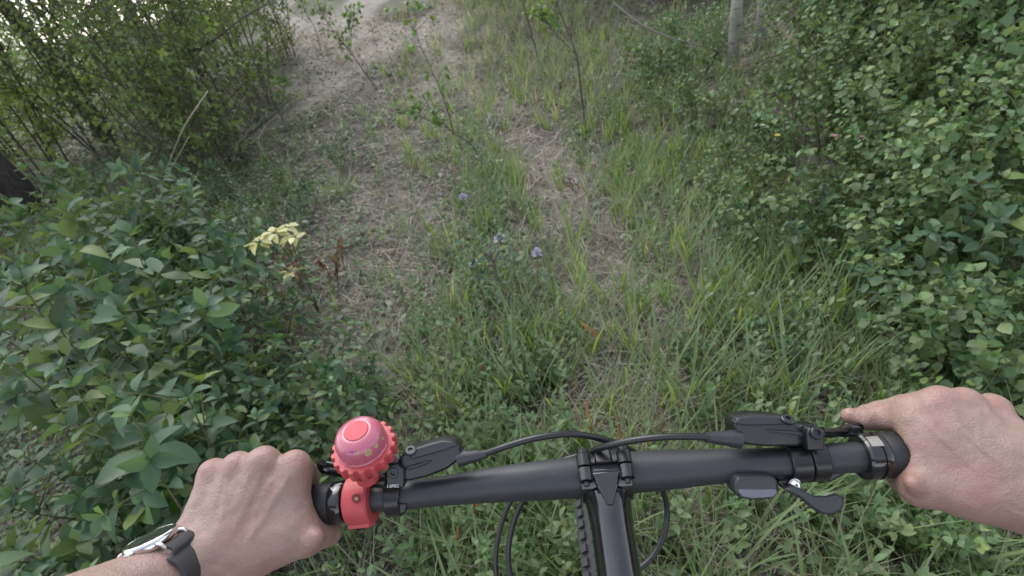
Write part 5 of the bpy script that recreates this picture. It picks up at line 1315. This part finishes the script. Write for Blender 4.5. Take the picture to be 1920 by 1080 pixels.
wb(MB().lathe(WCW, wN, [(-.0050, .0130), (-.0046, .0155), (-.0026, .0172), (.0004, .0175), (.0018, .0173), (.0030, .0163), (.0033, .0156), (.0030, .0152)], 64), 'case', M_steel)
wb(MB().lathe(WCW, wN, [(.0026, .0154), (.0032, .0153), (.0038, .0130), (.0042, .008), (.0043, .0001)], 64), 'crystal', M_glass)
wb(MB().lathe(WCW, wN, [(-.0066, .010), (-.0064, .0130), (-.005, .0137), (-.0048, .009)], 40), 'case_back', M_steel)
wb(MB().lathe(WCW+wF*.0171-wN*.001, wF, [(0, .002), (.001, .0029), (.0035, .0029), (.004, .0024), (.004, .0001)], 18, mod=lambda i, t, r_: r_*(1+.06*math.cos(12*t))), 'crown', M_steel)
# strap: closed band round the forearm, ellipse fitted to it
wcen = wl+FL*float((WC-wl)@FL)
for sd in (-1, 1):
    for e in (-1, 1):
        pts = A([WCW+wS*sd*.0135+wF*e*.0095-wN*.0005, WCW+wS*sd*.0175+wF*e*.0100-wN*.0015, WCW+wS*sd*.0205+wF*e*.0100-wN*.0050])
        wb(MB().tube(catmull(pts, 4), [.0015]*4+[.0014]*4+[.0012], 12), 'lug', M_steel)
cc = c2w(wcen)[0]
band = []; K = 15
hN = float((WC-wcen)@nD)
rowsV = []
rs_, rn_ = .0305, .0235
for k in range(K+1):
    t = math.radians(-52+ (284)*k/K) if False else math.radians(40 - 260*k/K)      # angle from +S, going down round the wrist
    d = wS*math.cos(t)*rs_+wN*math.sin(t)*rn_
    rowsV.append(cc+d)
rowsV = [WCW+wS*.0195-wN*.0042, WCW+wS*.0240-wN*.0085]+[p for p in rowsV if (p-WCW).dot(wN) < -.0105 or (p-cc).dot(wN) < .010]+[WCW-wS*.0235-wN*.0068, WCW-wS*.0195-wN*.0042]
rowsV = catmull(A(rowsV), 3)
m = MB(); V = []
for i, p in enumerate(rowsV):
    u = rowsV[min(i+1, len(rowsV)-1)]-rowsV[max(i-1, 0)]; u = nrm(u); nn_ = nrm(np.cross(u, wF)); nn_ = nn_ if nn_.dot(p-cc) > 0 else -nn_
    w = .0104-.0006*min(1, i/12)
    for a_, b_2 in ((-1, 0), (1, 0), (1, 1), (-1, 1)): V.append(p+wF*a_*w+nn_*(b_2*.0024))
n = len(rowsV); Fl = [(4*i+q, 4*i+(q+1) % 4, 4*i+4+(q+1) % 4, 4*i+4+q) for i in range(n-1) for q in range(4)]+[(0, 1, 2, 3), (4*n-4, 4*n-1, 4*n-2, 4*n-3)]
m.add(V, Fl); wb(m, 'strap', M_strap, bevel=.0008, angle=60)
